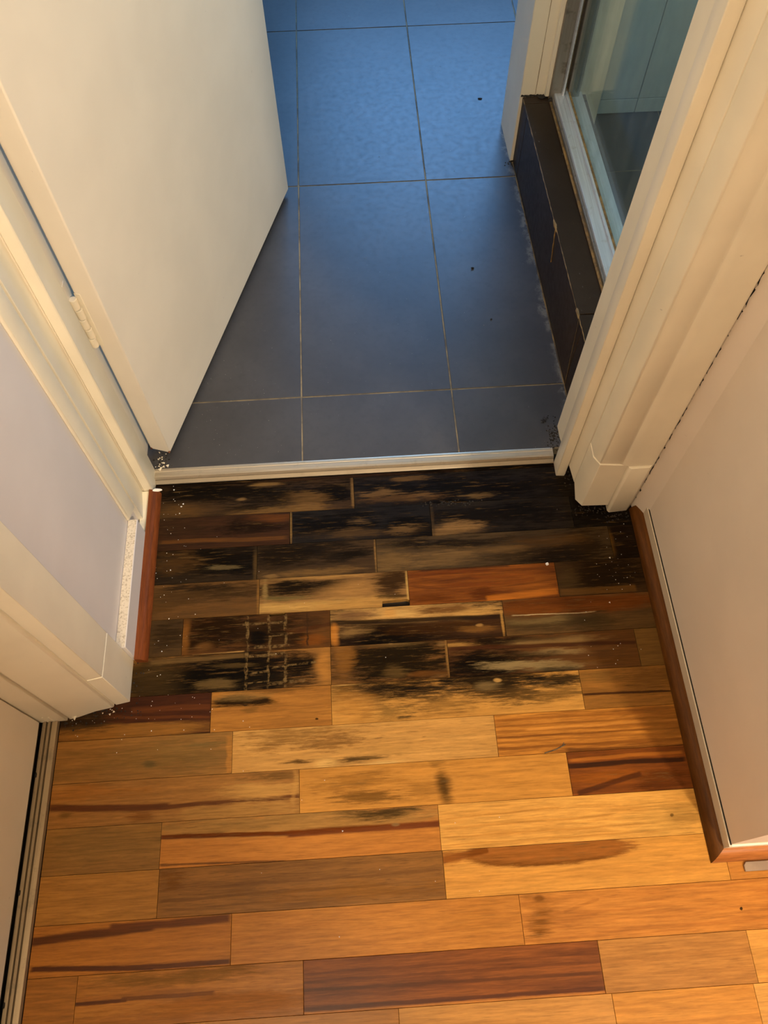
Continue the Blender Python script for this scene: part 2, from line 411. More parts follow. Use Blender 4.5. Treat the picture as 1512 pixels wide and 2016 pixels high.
# far bathroom wall with its window opening
def wall_with_hole(name, x0, x1, z0, z1, y0, y1, hx0, hx1, hz0, hz1, mat):
    xs = [x0, hx0, hx1, x1]; zs = [z0, hz0, hz1, z1]; V = []; Fc = []
    idx = {}
    for yi, y in enumerate((y0, y1)):
        for i, x in enumerate(xs):
            for j, z in enumerate(zs):
                idx[(yi, i, j)] = len(V); V.append((x, y, z))
    for yi in (0, 1):
        for i in range(3):
            for j in range(3):
                if (i, j) == (1, 1): continue
                Fc.append((idx[yi, i, j], idx[yi, i+1, j], idx[yi, i+1, j+1], idx[yi, i, j+1]))
    for a, b in (((1, 1), (2, 1)), ((2, 1), (2, 2)), ((2, 2), (1, 2)), ((1, 2), (1, 1)), ((0, 0), (3, 0)), ((3, 0), (3, 3)), ((3, 3), (0, 3)), ((0, 3), (0, 0))):
        Fc.append((idx[0, a[0], a[1]], idx[0, b[0], b[1]], idx[1, b[0], b[1]], idx[1, a[0], a[1]]))
    return link(name, mesh(name, V, Fc), mat)
S(wall_with_hole('wall_bathroom_back', -1.06, 1.56, -0.05, HZ, 2.6, 2.68, -0.1, 1.2, 0.85, 2.05, M_BATHWALL))
win = S(empty('window_1', (0.55, 2.62, 0.85)))
tag(win, 'bathroom window in the far wall')
for nm, a in (('frame_rail', (-0.1, 1.2, 2.62, 2.66, 0.85, 0.89)), ('frame_rail', (-0.1, 1.2, 2.62, 2.66, 2.01, 2.05)),
              ('frame_stile', (-0.1, -0.06, 2.62, 2.66, 0.89, 2.01)), ('frame_stile', (1.16, 1.2, 2.62, 2.66, 0.89, 2.01))):
    box(nm, *a, M_CREAM, win)
box('pane', -0.06, 1.16, 2.636, 2.642, 0.89, 2.01, M_GLASS, win)

# white wall nib at the end of the shower, and the shower's own walls
nib = S(prism('wall_nib', [(0.5065, 0.659), (0.56, 0.659), (0.69, 0.659), (0.69, 0.815), (0.503, 0.800)], -0.02, HZ, M_CREAM, bevel=0.002))
tag(nib, 'narrow white painted wall nib at the end of the shower kerb')
sh = S(box('wall_shower_back', 0.69, 1.5, 0.822, 0.90, -0.05, HZ, M_GROUT_DARK))
tag(sh, 'pale tiled wall at the back of the shower, seen through the glass')
zz = [0.002, 0.040, 0.345, 0.65, 0.955, 1.26, 1.565, 1.87, 2.175, 2.4]
xx = [0.692, 0.838, 1.14, 1.442, 1.498]
for j in range(len(zz)-1):
    for i in range(len(xx)-1):
        box('wall_tile', xx[i]+0.001, xx[i+1]-0.001, 0.814, 0.824, zz[j]+0.001, zz[j+1]-0.001, M_SHOWERTILE, sh, 0.0008)
w2 = S(empty('window_added', (1.49, 0.36, 1.02))); tag(w2, 'small added window, unseen, in the side wall to light the shower')  # window added only as a source for the shower light
for nm, a in (('frame_rail', (1.482, 1.5, 0.08, 0.64, 1.02, 1.05)), ('frame_rail', (1.482, 1.5, 0.08, 0.64, 1.75, 1.78)),
              ('frame_stile', (1.482, 1.5, 0.08, 0.11, 1.05, 1.75)), ('frame_stile', (1.482, 1.5, 0.61, 0.64, 1.05, 1.75))):
    box(nm, *a, M_CREAM, w2)

# ------------------------------------------------------------------ timber floor planks
ROW0, PITCH_Y = -0.2520, 0.0662               # line between the first two full rows, strip width
def ry(k): return ROW0 - k*PITCH_Y             # y of the boundary under row k (k = 0 is row a)
GAP = 0.00022
rnd = random.Random(4)
_pm = {}
def inset(pts, d):
    n = len(pts); out = []
    for i in range(n):
        p0, p1, p2 = (np.array(pts[(i+k) % n]) for k in (-1, 0, 1))
        e1 = p1-p0; e1 = e1/np.hypot(*e1); e2 = p2-p1; e2 = e2/np.hypot(*e2)
        n1 = np.array([-e1[1], e1[0]]); n2 = np.array([-e2[1], e2[0]])
        b = n1+n2; b = b/max(1e-9, b@b)*2
        out.append(tuple(p1+b*d))
    return out

def plank(x0, x1, y0, y1, mat, dz=0.0, tilt=0.0, notch=None):
    x0 += GAP; x1 -= GAP; y0 += GAP; y1 -= GAP
    pts = [(x0, y0), (x1, y0), (x1, y1), (x0, y1)]
    if notch: pts = notch(x0, x1, y0, y1)
    n = len(pts); cy = (y0+y1)/2
    zt = lambda y: ZT+dz+tilt*(y-cy)/(y1-y0)
    ip = inset(pts, 0.00035)
    V = [(x, y, ZT-0.012) for x, y in pts]+[(x, y, zt(y)-0.0004) for x, y in pts]+[(x, y, zt(y)) for x, y in ip]
    Fc = [(i, (i+1) % n, n+(i+1) % n, n+i) for i in range(n)]+[(n+i, n+(i+1) % n, 2*n+(i+1) % n, 2*n+i) for i in range(n)]+[tuple(range(2*n, 3*n))]
    return link('plank', mesh('plank', V, Fc), mat, floor)

BLK = (15, 11, 9); BLK2 = (24, 18, 13); BRN = (58, 38, 20); OLV = (112, 84, 52); TAN = (176, 132, 80); PALE = (196, 156, 104); HRT = (84, 40, 14)
NAVY = (15, 12, 13)
LX = -0.296; TRX = -0.4015; RX = 0.6215
seed = 0
def row(k, spec, **kw):
    """spec: list of (x0, x1, base, alt, layers, options)"""
    global seed
    y1 = ry(k-1); y0 = ry(k)
    for x0, x1, base, alt, layers, op in spec:
        seed += 1
        op = dict(op)
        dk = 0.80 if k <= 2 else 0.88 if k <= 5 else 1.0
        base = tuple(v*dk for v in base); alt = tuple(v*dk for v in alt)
        g = {q: op.pop(q) for q in ('dz', 'tilt', 'notch') if q in op}
        yy1 = op.pop('y1', y1)
        m = wood_mat('plank_timber_%02d' % seed, base, alt, seed, layers, **op)
        plank(x0, x1, y0, yy1, m, g.get('dz', rnd.uniform(-0.0002, 0.0002)), g.get('tilt', rnd.uniform(-0.0002, 0.0002)), g.get('notch'))

DM = dict(rough=0.38, spec=0.12)                           # damaged finish
# sliver against the threshold
row(-1, [(LX, 0.60, (72, 42, 26), (40, 26, 18), [B(420, 945, 150, 14, BLK, .9), B(1000, 915, 200, 20, BLK, .9)], dict(y1=-0.1795, **DM))])
# row a
row(0, [
 (LX, 0.095, (88, 62, 38), (56, 38, 23), [B(420, 968, 150, 22, BLK), B(600, 978, 120, 18, BLK2, .9), B(650, 965, 60, 22, BLK, .9), B(500, 1000, 60, 10, BLK2, .8),
   B(560, 1005, 90, 9, (132, 98, 60), .7), B(525, 953, 24, 5, (150, 116, 78), .7, .5, 1.2), B(475, 983, 8, 3, (150, 116, 80), .7, .4, .5), B(360, 1005, 50, 12, (104, 74, 44), .7), B(600, 985, 34, 14, (120, 88, 56), .6), B(694, 970, 3, 30, (140, 106, 70), .7, .5, .6)], DM),
 (0.095, 0.60, (36, 29, 26), (58, 44, 34), [B(780, 965, 110, 24, NAVY, .8), B(960, 960, 170, 30, NAVY, .85), B(745, 971, 44, 6, (112, 84, 58), .8, .4, 1.6), B(830, 973, 24, 6, (122, 90, 60), .7, .4, 1.6), B(945, 974, 30, 5, (110, 86, 60), .8, .4, 1.4), B(790, 980, 70, 7, (92, 66, 44), .7, .4, 1.6), B(800, 943, 30, 5, (120, 90, 60), .6, .4, 1.5), B(890, 990, 46, 6, (14, 10, 8), .95, .4, .8), B(1090, 960, 40, 40, (30, 24, 20), .8)], DM)])
# row b
row(1, [
 (LX, -0.026, (82, 46, 26), (48, 27, 17), [B(490, 1035, 66, 13, BLK, .8), B(340, 1040, 60, 30, (52, 36, 26), .6), B(540, 1020, 40, 8, (120, 66, 34), .5), Ln(320, 1068, 560, 1058, 5, (110, 66, 32), .6)], DM),
 (-0.026, 0.234, (32, 27, 27), (50, 40, 33), [B(660, 1035, 110, 26, NAVY, .9), B(800, 1035, 70, 22, NAVY, .9), B(705, 1025, 22, 5, (104, 80, 56), .8, .4, 1.4), B(795, 1042, 30, 8, (110, 84, 58), .8, .4, 1.5), B(690, 1050, 70, 9, (88, 66, 46), .7), B(850, 1050, 30, 14, NAVY, .8), B(573, 1040, 2, 34, (150, 116, 74), .7, .5, .4)], DM),
 (0.234, 0.496, (40, 32, 26), (62, 48, 36), [B(960, 1015, 130, 20, NAVY, .8), B(895, 1040, 46, 10, (142, 108, 74), .85, .5, 1.2), B(860, 1052, 24, 6, (120, 92, 64), .7), B(1010, 1050, 80, 9, NAVY, .7), B(852, 1028, 3, 28, (70, 54, 40), .6)], DM),
 (0.496, RX, (34, 24, 16), (20, 14, 10), [B(1180, 1010, 60, 30, (16, 12, 9), .8)], DM)])
# row c
row(2, [
 (LX, -0.085, (66, 47, 28), (46, 33, 20), [B(400, 1102, 140, 34, BLK, .9, .5, .9), B(470, 1120, 44, 14, BLK, .8), B(440, 1118, 24, 3, (126, 108, 80), .6, .4, 1.8), B(340, 1110, 40, 20, (92, 64, 36), .6), B(503, 1115, 4, 28, (100, 76, 48), .6, .6, .6)], DM),
 (-0.085, 0.13, (92, 67, 42), (62, 44, 28), [B(560, 1095, 70, 28, BLK, .85, .5, .9), B(660, 1090, 60, 18, BLK2, .7), B(690, 1090, 34, 10, BLK2, .9), B(620, 1125, 80, 8, (130, 98, 62), .7), B(640, 1075, 60, 7, BLK2, .7), B(534, 1135, 14, 4, (140, 108, 72), .8, .3, .6), B(739, 1095, 2, 30, (150, 114, 74), .7, .5, .4)], DM),
 (0.13, 0.556, (98, 76, 52), (64, 48, 33), [B(800, 1070, 60, 10, NAVY, .8), B(900, 1072, 120, 10, NAVY, .8), B(1040, 1095, 80, 26, (46, 33, 22), .75), B(1140, 1085, 70, 40, (36, 25, 15), .85), B(770, 1100, 40, 24, (122, 94, 62), .7), B(870, 1098, 60, 18, (124, 96, 66), .6), B(980, 1080, 60, 8, (116, 88, 58), .6), B(1080, 1065, 70, 9, (100, 70, 40), .6), B(1090, 1100, 60, 8, BLK2, .7)], DM),
 (0.556, RX, (50, 32, 15), (30, 19, 10), [B(1230, 1080, 30, 40, (26, 17, 9), .8), B(1200, 1070, 8, 28, (104, 72, 30), .7, .5, .4)], DM)])
# row d
def notch_d2(x0, x1, y0, y1):
    a = fl(752, 1187)[0]; t = y0+0.0105
    return [(x0, y0), (a, y0), (a+0.001, t), (x1-0.006, t+0.002), (x1, t), (x1, y1), (x0, y1)]
row(3, [
 (LX, -0.08, (122, 84, 44), (94, 63, 33), [B(420, 1165, 120, 16, (56, 40, 24), .8), B(330, 1180, 60, 24, (80, 56, 32), .7), B(400, 1155, 60, 7, BLK, .7), B(450, 1170, 40, 4, (60, 42, 24), .7), Ln(300, 1203, 500, 1190, 4, (100, 66, 32), .5), B(508, 1175, 2.5, 34, (150, 108, 60), .6, .5, .3)], dict(grain=.6)),
 (-0.08, 0.183, (172, 126, 76), (134, 96, 56), [B(640, 1192, 140, 10, (212, 168, 104), .85, .5, .5), B(575, 1156, 70, 19, BLK, .97, .5, .9), B(640, 1148, 40, 13, BLK2, .9), B(690, 1160, 50, 14, (168, 124, 76), .8, .5, .6), B(770, 1142, 34, 22, (52, 34, 20), .95, .4, .9), B(768, 1162, 22, 8, (60, 40, 24), .8), B(560, 1178, 46, 4, (104, 92, 58), .8, .3, .8), B(640, 1135, 80, 5, (180, 136, 84), .7), B(700, 1190, 90, 10, (178, 130, 74), .7), B(522, 1160, 4, 16, (170, 140, 92), .6, .6, 1.4), B(780, 1175, 26, 4, (40, 28, 16), .8), B(802, 1155, 2.5, 30, (206, 166, 104), .7, .5, .3)], dict(notch=notch_d2, dz=.0004, rough=.42, spec=.12)),
 (0.183, 0.447, (158, 84, 30), (108, 50, 17), [B(950, 1167, 26, 12, (80, 34, 12), .7), B(850, 1180, 34, 8, (96, 44, 14), .6), Ln(806, 1136, 960, 1120, 5, (104, 46, 14), .6, 18), Ln(930, 1135, 1080, 1128, 4, (120, 56, 18), .6, 24), Ln(880, 1155, 1050, 1140, 5, (112, 50, 15), .5, 24), Ln(960, 1178, 1095, 1164, 8, (196, 110, 40), .55, 8), Ln(830, 1122, 1000, 1112, 5, (60, 32, 16), .7, 4)], dict(ring=1.2, grain=.8)),
 (0.447, RX, (92, 62, 30), (66, 44, 22), [B(1190, 1130, 90, 36, (30, 20, 10), .92, .4, .5), B(1120, 1140, 22, 20, (84, 64, 38), .6), Ln(1105, 1166, 1250, 1158, 9, (112, 76, 36), .6)], {})])
# row e
def notch_e2(x0, x1, y0, y1):
    a = fl(530, 1212)[0]; b = fl(562, 1212)[0]
    return [(x0, y0), (x1, y0), (x1, y1), (b, y1), (b-0.001, y1-0.0035), (a+0.001, y1-0.0045), (a, y1), (x0, y1)]
row(4, [
 (LX, -0.211, (92, 66, 36), (66, 46, 26), [B(330, 1250, 30, 22, (48, 34, 20), .8), Ln(300, 1285, 358, 1262, 6, (60, 42, 22), .6)], {}),
 (-0.211, 0.043, (112, 68, 30), (84, 48, 22), [B(520, 1246, 70, 36, BLK, .85, .5, .9), B(425, 1235, 62, 26, (34, 20, 10), .95), B(400, 1265, 50, 14, (34, 20, 10), .9), B(405, 1274, 16, 7, (116, 78, 44), .7, .5, .4), B(500, 1250, 22, 32, (48, 30, 16), .85), B(508, 1258, 18, 16, BLK, .9, .3, .4), B(545, 1230, 16, 12, (46, 30, 16), .8), B(545, 1268, 14, 10, (56, 34, 18), .8), B(585, 1258, 24, 16, (40, 24, 12), .8), B(615, 1225, 20, 12, (60, 40, 24), .6), Ln(565, 1248, 650, 1228, 5, (72, 36, 14), .7), B(620, 1260, 26, 10, (140, 74, 30), .6), B(366, 1255, 8, 30, (140, 88, 42), .7, .5, .3),
   Ln(486, 1215, 490, 1300, 5, CRK, .9, 3), Ln(528, 1213, 532, 1300, 4, CRK, .7, 3), Ln(561, 1211, 563, 1300, 5, CRK, .85, 3), Ln(604, 1208, 606, 1270, 2, (60, 38, 20), .8, 2), Ln(480, 1230, 560, 1226, 4, CRK, .7, 4), Ln(500, 1275, 570, 1272, 6, CRK, .8, 4), Ln(530, 1254, 580, 1246, 3, CRK, .7, 3), Ln(380, 1292, 480, 1284, 4, (186, 146, 96), .8, 3)], dict(notch=notch_e2, spec=.12)),
 (0.043, 0.344, (78, 46, 22), (48, 28, 14), [B(820, 1206, 178, 17, (206, 160, 102), .97, .35, .7), B(700, 1212, 40, 8, (96, 64, 50), .8), B(880, 1199, 60, 9, (88, 46, 26), .85), B(790, 1208, 30, 6, (214, 172, 112), .7), B(770, 1207, 12, 8, (204, 148, 84), .7), B(940, 1205, 40, 8, (206, 158, 96), .6), Ln(652, 1227, 990, 1214, 6, (38, 22, 10), .85, 6), B(770, 1258, 112, 28, BLK, .95, .4, .8), B(880, 1236, 90, 12, (60, 34, 16), .8), B(940, 1238, 30, 6, (140, 96, 50), .6), B(945, 1231, 7, 3, (180, 136, 84), .7, .3, .3), B(658, 1250, 8, 20, (196, 122, 56), .9, .4, .3), B(690, 1246, 26, 7, (160, 124, 80), .6, .6, 1.5), B(989, 1225, 2.5, 26, (196, 148, 86), .7, .5, .4)], dict(dz=.0003, spec=.12)),
 (0.344, RX, (112, 80, 44), (82, 58, 32), [B(1130, 1190, 170, 20, (108, 54, 24), .95, .25, .3), B(1100, 1184, 90, 8, (84, 42, 20), .6), B(1080, 1226, 90, 12, (66, 52, 34), .8), B(1060, 1222, 60, 6, (120, 98, 66), .7), B(1170, 1222, 40, 14, (62, 48, 30), .7), Ln(1010, 1213, 1170, 1204, 1.3, (190, 170, 140), .6, 5)], {})])  # last thin pale line is a glint painted into the board's colour
# row f
row(5, [
 (LX, 0.042, (172, 118, 60), (140, 94, 48), [B(330, 1340, 120, 44, (46, 34, 20), .96, .3, .3), B(450, 1328, 150, 44, BLK, .95, .5, .9), B(300, 1330, 60, 34, (74, 56, 34), .6), B(440, 1330, 84, 36, BLK, .97, .3, .4), B(500, 1320, 60, 40, BLK, .95, .3, .4), B(590, 1310, 40, 26, BLK, .95, .35, .7), B(540, 1340, 80, 16, BLK2, .9, .35, .6), B(430, 1348, 30, 8, (116, 92, 60), .7), B(460, 1310, 40, 4, (90, 70, 44), .7), Ln(300, 1305, 480, 1290, 6, (120, 92, 58), .6, 5), B(640, 1310, 14, 36, (184, 126, 64), .8, .5, .3),
   Ln(486, 1285, 484, 1368, 5, CRK, .9, 4), Ln(530, 1280, 527, 1360, 4, CRK, .75, 4), Ln(563, 1275, 561, 1360, 5, CRK, .9, 4), Ln(490, 1292, 560, 1286, 5, CRK, .85, 4), Ln(488, 1326, 530, 1320, 4, CRK, .8, 4), Ln(535, 1314, 620, 1304, 4, CRK, .8, 4), Ln(530, 1346, 600, 1340, 6, CRK, .6, 4), Ln(488, 1345, 528, 1340, 3, CRK, .7, 4)], dict(rough=.42, spec=.12)),
 (0.042, 0.241, (152, 102, 52), (112, 72, 36), [B(785, 1294, 116, 62, (26, 19, 11), .98, .4, .9), B(700, 1300, 36, 30, (34, 24, 13), .9), B(770, 1264, 60, 8, (150, 118, 76), .5), B(680, 1285, 18, 40, (158, 104, 52), .6), B(780, 1328, 50, 9, (30, 22, 12), .9), B(846, 1328, 36, 5, (100, 60, 30), .8, .4, .8), B(780, 1324, 16, 10, (120, 92, 56), .45, .7, 1.4), B(770, 1264, 5, 3, (170, 136, 92), .8, .3, .2), B(866, 1267, 8, 5, (124, 94, 60), .8, .4, .3), B(880, 1290, 2.5, 36, (150, 112, 66), .7, .5, .3)], dict(rough=.42, spec=.12)),
 (0.241, 0.563, (118, 72, 32), (78, 44, 20), [B(980, 1262, 90, 11, BLK, .9), B(960, 1306, 84, 34, BLK, .97, .4, .8), B(1080, 1262, 80, 7, (134, 106, 70), .75), B(1060, 1256, 46, 5, (70, 50, 30), .8), B(900, 1270, 40, 4, (180, 134, 76), .8), Ln(886, 1277, 1250, 1264, 5, (66, 30, 10), .8, 8), B(1100, 1283, 70, 5, (150, 124, 88), .7), B(1040, 1290, 60, 6, (40, 26, 12), .8), B(1020, 1310, 56, 7, (144, 122, 90), .9, .4, 1.2), B(1100, 1312, 60, 9, (140, 118, 86), .85, .4, 1.3), B(1100, 1320, 54, 6, BLK2, .8), B(1180, 1300, 60, 8, (92, 56, 24), .6)], dict(rough=.42, spec=.12)),
 (0.563, RX, (132, 94, 46), (112, 78, 36), [], dict(grain=.3))])
# row g
row(6, [
 (TRX, -0.157, (74, 32, 14), (46, 18, 9), [Ln(260, 1398, 412, 1392, 8, (104, 50, 22), .6, 8), Ln(200, 1412, 412, 1412, 4, (110, 54, 24), .5, 8), B(250, 1440, 170, 15, (150, 102, 52), .96, .25, .3), B(160, 1420, 60, 18, (44, 34, 24), .8)], dict(ring=.8)),
 (-0.157, 0.041, (178, 118, 55), (150, 95, 44), [B(455, 1383, 34, 8, BLK), B(515, 1382, 30, 6, BLK, .95), B(475, 1372, 46, 7, (150, 118, 74), .5), B(495, 1398, 14, 5, (110, 78, 40), .6), B(622, 1415, 3, 2, (40, 24, 12), .9, .3, .1), B(545, 1358, 60, 6, (60, 42, 24), .6)], dict(grain=.6)),
 (0.041, 0.456, (206, 150, 78), (176, 124, 62), [B(780, 1350, 112, 34, BLK2, .95, .6, 1.1), B(735, 1355, 44, 14, BLK, .8), B(830, 1358, 60, 16, BLK, .8), B(965, 1335, 100, 30, BLK, .95, .5, 1.0), B(1000, 1360, 60, 22, (40, 28, 16), .85, .5, 1.2), B(1080, 1365, 60, 16, (92, 66, 34), .75, .5, 1.2), B(1100, 1338, 50, 9, BLK2, .9), B(958, 1352, 18, 6, (140, 114, 78), .6, .6, 1.4), B(980, 1341, 8, 4, (190, 148, 92), .9, .3, .1), B(770, 1400, 40, 14, (96, 74, 40), .6, .5, 1.6), B(870, 1385, 70, 16, (120, 86, 44), .6, .5, 1.4), B(700, 1390, 40, 26, (190, 132, 66), .6), B(800, 1412, 16, 3, (50, 40, 28), .8), B(680, 1345, 30, 4, (214, 168, 104), .8)], dict(rough=.40)),
 (0.456, RX, (156, 104, 48), (126, 82, 38), [Ln(1150, 1367, 1320, 1360, 3, (64, 32, 10), .9, 5), B(1290, 1335, 60, 24, (92, 62, 30), .6), B(1180, 1330, 40, 10, (110, 82, 44), .5)], dict(grain=.6))])
# row h
row(7, [
 (TRX, -0.12, (158, 110, 58), (130, 92, 50), [B(390, 1480, 70, 40, (132, 102, 62), .6), B(280, 1490, 100, 26, (138, 104, 58), .5), B(295, 1505, 12, 5, (96, 80, 52), .8), B(420, 1463, 40, 5, (104, 86, 54), .6), Ln(452, 1450, 452, 1520, 9, (176, 118, 58), .7, 2)], dict(grain=.8)),
 (-0.12, 0.305, (206, 154, 90), (178, 128, 70), [B(600, 1450, 110, 18, (150, 108, 60), .8, .5, 1.8), B(640, 1460, 60, 14, (128, 88, 46), .7, .5, 1.8), B(590, 1498, 30, 5, (76, 50, 26), .9), B(700, 1493, 60, 6, (64, 46, 26), .92, .5, 1.2), B(640, 1502, 26, 10, (222, 176, 112), .85, .4, .8), B(760, 1500, 40, 4, (214, 176, 120), .7), B(760, 1475, 60, 12, (178, 132, 76), .5, .5, 1.5)], dict(rough=.40, pores=.6)),
 (0.305, RX, (200, 130, 58), (136, 78, 32), [Ln(976, 1418, 1340, 1398, 3, (150, 86, 34), 0.7, 7), Ln(978, 1430, 1340, 1410, 2.5, (138, 78, 30), 0.6, 7), Ln(978, 1441, 1340, 1421, 4, (150, 88, 36), 0.6, 7), Ln(980, 1452, 1340, 1432, 2.5, (120, 64, 24), 0.7, 7), Ln(980, 1462, 1340, 1442, 3, (150, 88, 36), 0.6, 7), Ln(982, 1474, 1340, 1454, 4, (128, 70, 26), 0.7, 7), Ln(1040, 1436, 1340, 1416, 3, (222, 150, 74), 0.5, 7), Ln(1120, 1478, 1350, 1468, 6, (96, 50, 18), .7, 6), B(1310, 1430, 40, 40, (140, 90, 42), .5)], dict(grain=.9, ring=.2))])
# row i
row(8, [
 (TRX, -0.013, (164, 112, 58), (134, 88, 44), [Ln(98, 1592, 330, 1588, 9, (92, 44, 16), .95, 10), Ln(320, 1590, 588, 1568, 6, (96, 48, 18), .9, 8), B(520, 1555, 70, 16, (196, 148, 88), .7), B(450, 1600, 150, 12, (178, 132, 78), .7), B(540, 1528, 50, 8, (104, 74, 42), .8, .5, 1.4), B(580, 1545, 5, 30, (196, 146, 84), .6), B(180, 1560, 100, 16, (156, 94, 44), .6), B(280, 1608, 26, 8, (120, 66, 30), .7, .4, 1.6), B(125, 1605, 12, 6, (100, 72, 36), .7)], dict(rough=.40)),
 (-0.013, 0.413, (206, 144, 70), (176, 118, 54), [B(874, 1548, 13, 34, (72, 48, 22), .92, .6, .7), B(735, 1570, 60, 10, (112, 74, 34), .85, .6, 1.4), B(700, 1540, 70, 12, (150, 100, 46), .7, .6, 1.6), B(862, 1500, 16, 12, (130, 92, 46), .6), B(830, 1555, 30, 18, (150, 102, 48), .5)], {}),
 (0.413, RX, (132, 66, 24), (88, 40, 14), [Ln(1118, 1508, 1345, 1494, 7, (56, 24, 9), .9, 8), Ln(1125, 1496, 1340, 1480, 5, (190, 110, 44), .5, 6), B(1190, 1530, 60, 14, (150, 78, 28), .6), Ln(1140, 1560, 1260, 1525, 7, (74, 32, 12), .8, 10), B(1300, 1540, 40, 18, (80, 36, 12), .7)], dict(ring=.8))])
# row j
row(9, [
 (TRX, -0.225, (152, 108, 57), (130, 90, 47), [B(200, 1660, 110, 30, (126, 94, 54), .5), B(280, 1640, 40, 14, (150, 108, 58), .5)], dict(grain=.5)),  # base tone still holds some of the lower-left floor's shade
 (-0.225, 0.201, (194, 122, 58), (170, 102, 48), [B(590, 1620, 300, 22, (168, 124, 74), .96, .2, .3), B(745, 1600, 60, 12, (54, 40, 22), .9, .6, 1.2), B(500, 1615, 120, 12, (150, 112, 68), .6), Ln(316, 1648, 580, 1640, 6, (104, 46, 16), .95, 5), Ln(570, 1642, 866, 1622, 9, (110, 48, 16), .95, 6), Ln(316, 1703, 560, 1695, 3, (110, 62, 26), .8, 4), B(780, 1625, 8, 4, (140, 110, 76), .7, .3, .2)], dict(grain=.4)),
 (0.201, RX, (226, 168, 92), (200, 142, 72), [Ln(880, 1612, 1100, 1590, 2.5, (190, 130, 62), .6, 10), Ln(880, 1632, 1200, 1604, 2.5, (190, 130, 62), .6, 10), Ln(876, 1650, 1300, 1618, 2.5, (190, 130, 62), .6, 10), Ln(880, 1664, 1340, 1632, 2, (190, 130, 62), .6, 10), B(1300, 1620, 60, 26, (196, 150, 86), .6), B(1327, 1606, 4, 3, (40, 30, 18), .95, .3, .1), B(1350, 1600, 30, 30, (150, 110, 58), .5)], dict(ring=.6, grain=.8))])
# row k
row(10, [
 (TRX, -0.224, (172, 116, 56), (154, 102, 48), [], dict(grain=.5)),  # plank colour darkened with part of the corner shade
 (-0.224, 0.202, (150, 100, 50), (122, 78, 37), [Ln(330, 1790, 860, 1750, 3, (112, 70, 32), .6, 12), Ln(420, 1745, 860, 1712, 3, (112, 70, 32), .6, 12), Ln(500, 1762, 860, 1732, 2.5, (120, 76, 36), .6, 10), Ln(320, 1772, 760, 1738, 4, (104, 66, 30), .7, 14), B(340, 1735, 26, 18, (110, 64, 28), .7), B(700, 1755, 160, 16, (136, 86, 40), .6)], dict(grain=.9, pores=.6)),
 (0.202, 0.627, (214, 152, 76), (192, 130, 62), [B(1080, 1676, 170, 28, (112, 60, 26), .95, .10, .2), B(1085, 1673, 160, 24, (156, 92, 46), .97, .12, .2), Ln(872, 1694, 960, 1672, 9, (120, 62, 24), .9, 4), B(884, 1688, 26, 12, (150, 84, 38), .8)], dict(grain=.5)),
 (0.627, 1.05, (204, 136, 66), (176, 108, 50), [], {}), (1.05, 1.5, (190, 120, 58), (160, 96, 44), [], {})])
# row l
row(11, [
 (TRX, -0.114, (180, 110, 48), (152, 88, 38), [Ln(64, 1854, 300, 1822, 12, (92, 44, 16), .95, 10), Ln(220, 1826, 450, 1808, 11, (100, 48, 18), .95, 8), Ln(64, 1908, 300, 1904, 7, (84, 38, 13), .95, 6), Ln(250, 1905, 452, 1893, 7, (90, 42, 14), .95, 5)], dict(grain=.4)),  # shade at the lower left is mixed into this tone
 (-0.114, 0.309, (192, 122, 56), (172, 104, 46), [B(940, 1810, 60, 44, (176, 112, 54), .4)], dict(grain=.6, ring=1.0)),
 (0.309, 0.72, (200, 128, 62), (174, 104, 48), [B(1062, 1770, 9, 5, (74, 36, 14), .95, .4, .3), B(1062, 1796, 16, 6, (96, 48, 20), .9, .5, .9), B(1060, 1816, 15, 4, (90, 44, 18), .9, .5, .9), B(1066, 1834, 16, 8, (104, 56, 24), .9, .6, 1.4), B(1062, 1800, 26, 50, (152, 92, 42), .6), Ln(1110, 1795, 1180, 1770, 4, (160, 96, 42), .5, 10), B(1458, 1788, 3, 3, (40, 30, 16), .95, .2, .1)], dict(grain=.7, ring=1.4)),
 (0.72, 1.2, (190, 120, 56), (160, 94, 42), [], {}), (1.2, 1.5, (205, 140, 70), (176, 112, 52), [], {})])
# row m
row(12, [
 (TRX, -0.33, (164, 102, 46), (140, 84, 36), [], {}),  # this plank and the next are toned down for shade
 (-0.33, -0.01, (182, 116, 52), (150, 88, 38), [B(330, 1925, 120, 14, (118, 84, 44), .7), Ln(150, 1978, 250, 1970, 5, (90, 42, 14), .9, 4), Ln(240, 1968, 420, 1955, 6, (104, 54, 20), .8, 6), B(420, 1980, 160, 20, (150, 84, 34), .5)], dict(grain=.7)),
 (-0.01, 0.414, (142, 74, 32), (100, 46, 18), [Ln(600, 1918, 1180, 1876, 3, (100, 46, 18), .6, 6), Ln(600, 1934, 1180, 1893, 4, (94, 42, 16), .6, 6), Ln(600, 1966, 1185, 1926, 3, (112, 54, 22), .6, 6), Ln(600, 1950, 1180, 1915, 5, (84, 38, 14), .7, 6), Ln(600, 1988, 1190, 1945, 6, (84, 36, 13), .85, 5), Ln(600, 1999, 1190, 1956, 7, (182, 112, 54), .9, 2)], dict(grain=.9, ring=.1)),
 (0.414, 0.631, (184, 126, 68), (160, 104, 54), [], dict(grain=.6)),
 (0.631, 1.1, (210, 152, 82), (184, 124, 62), [], {}), (1.1, 1.5, (160, 92, 40), (130, 70, 30), [], {})])
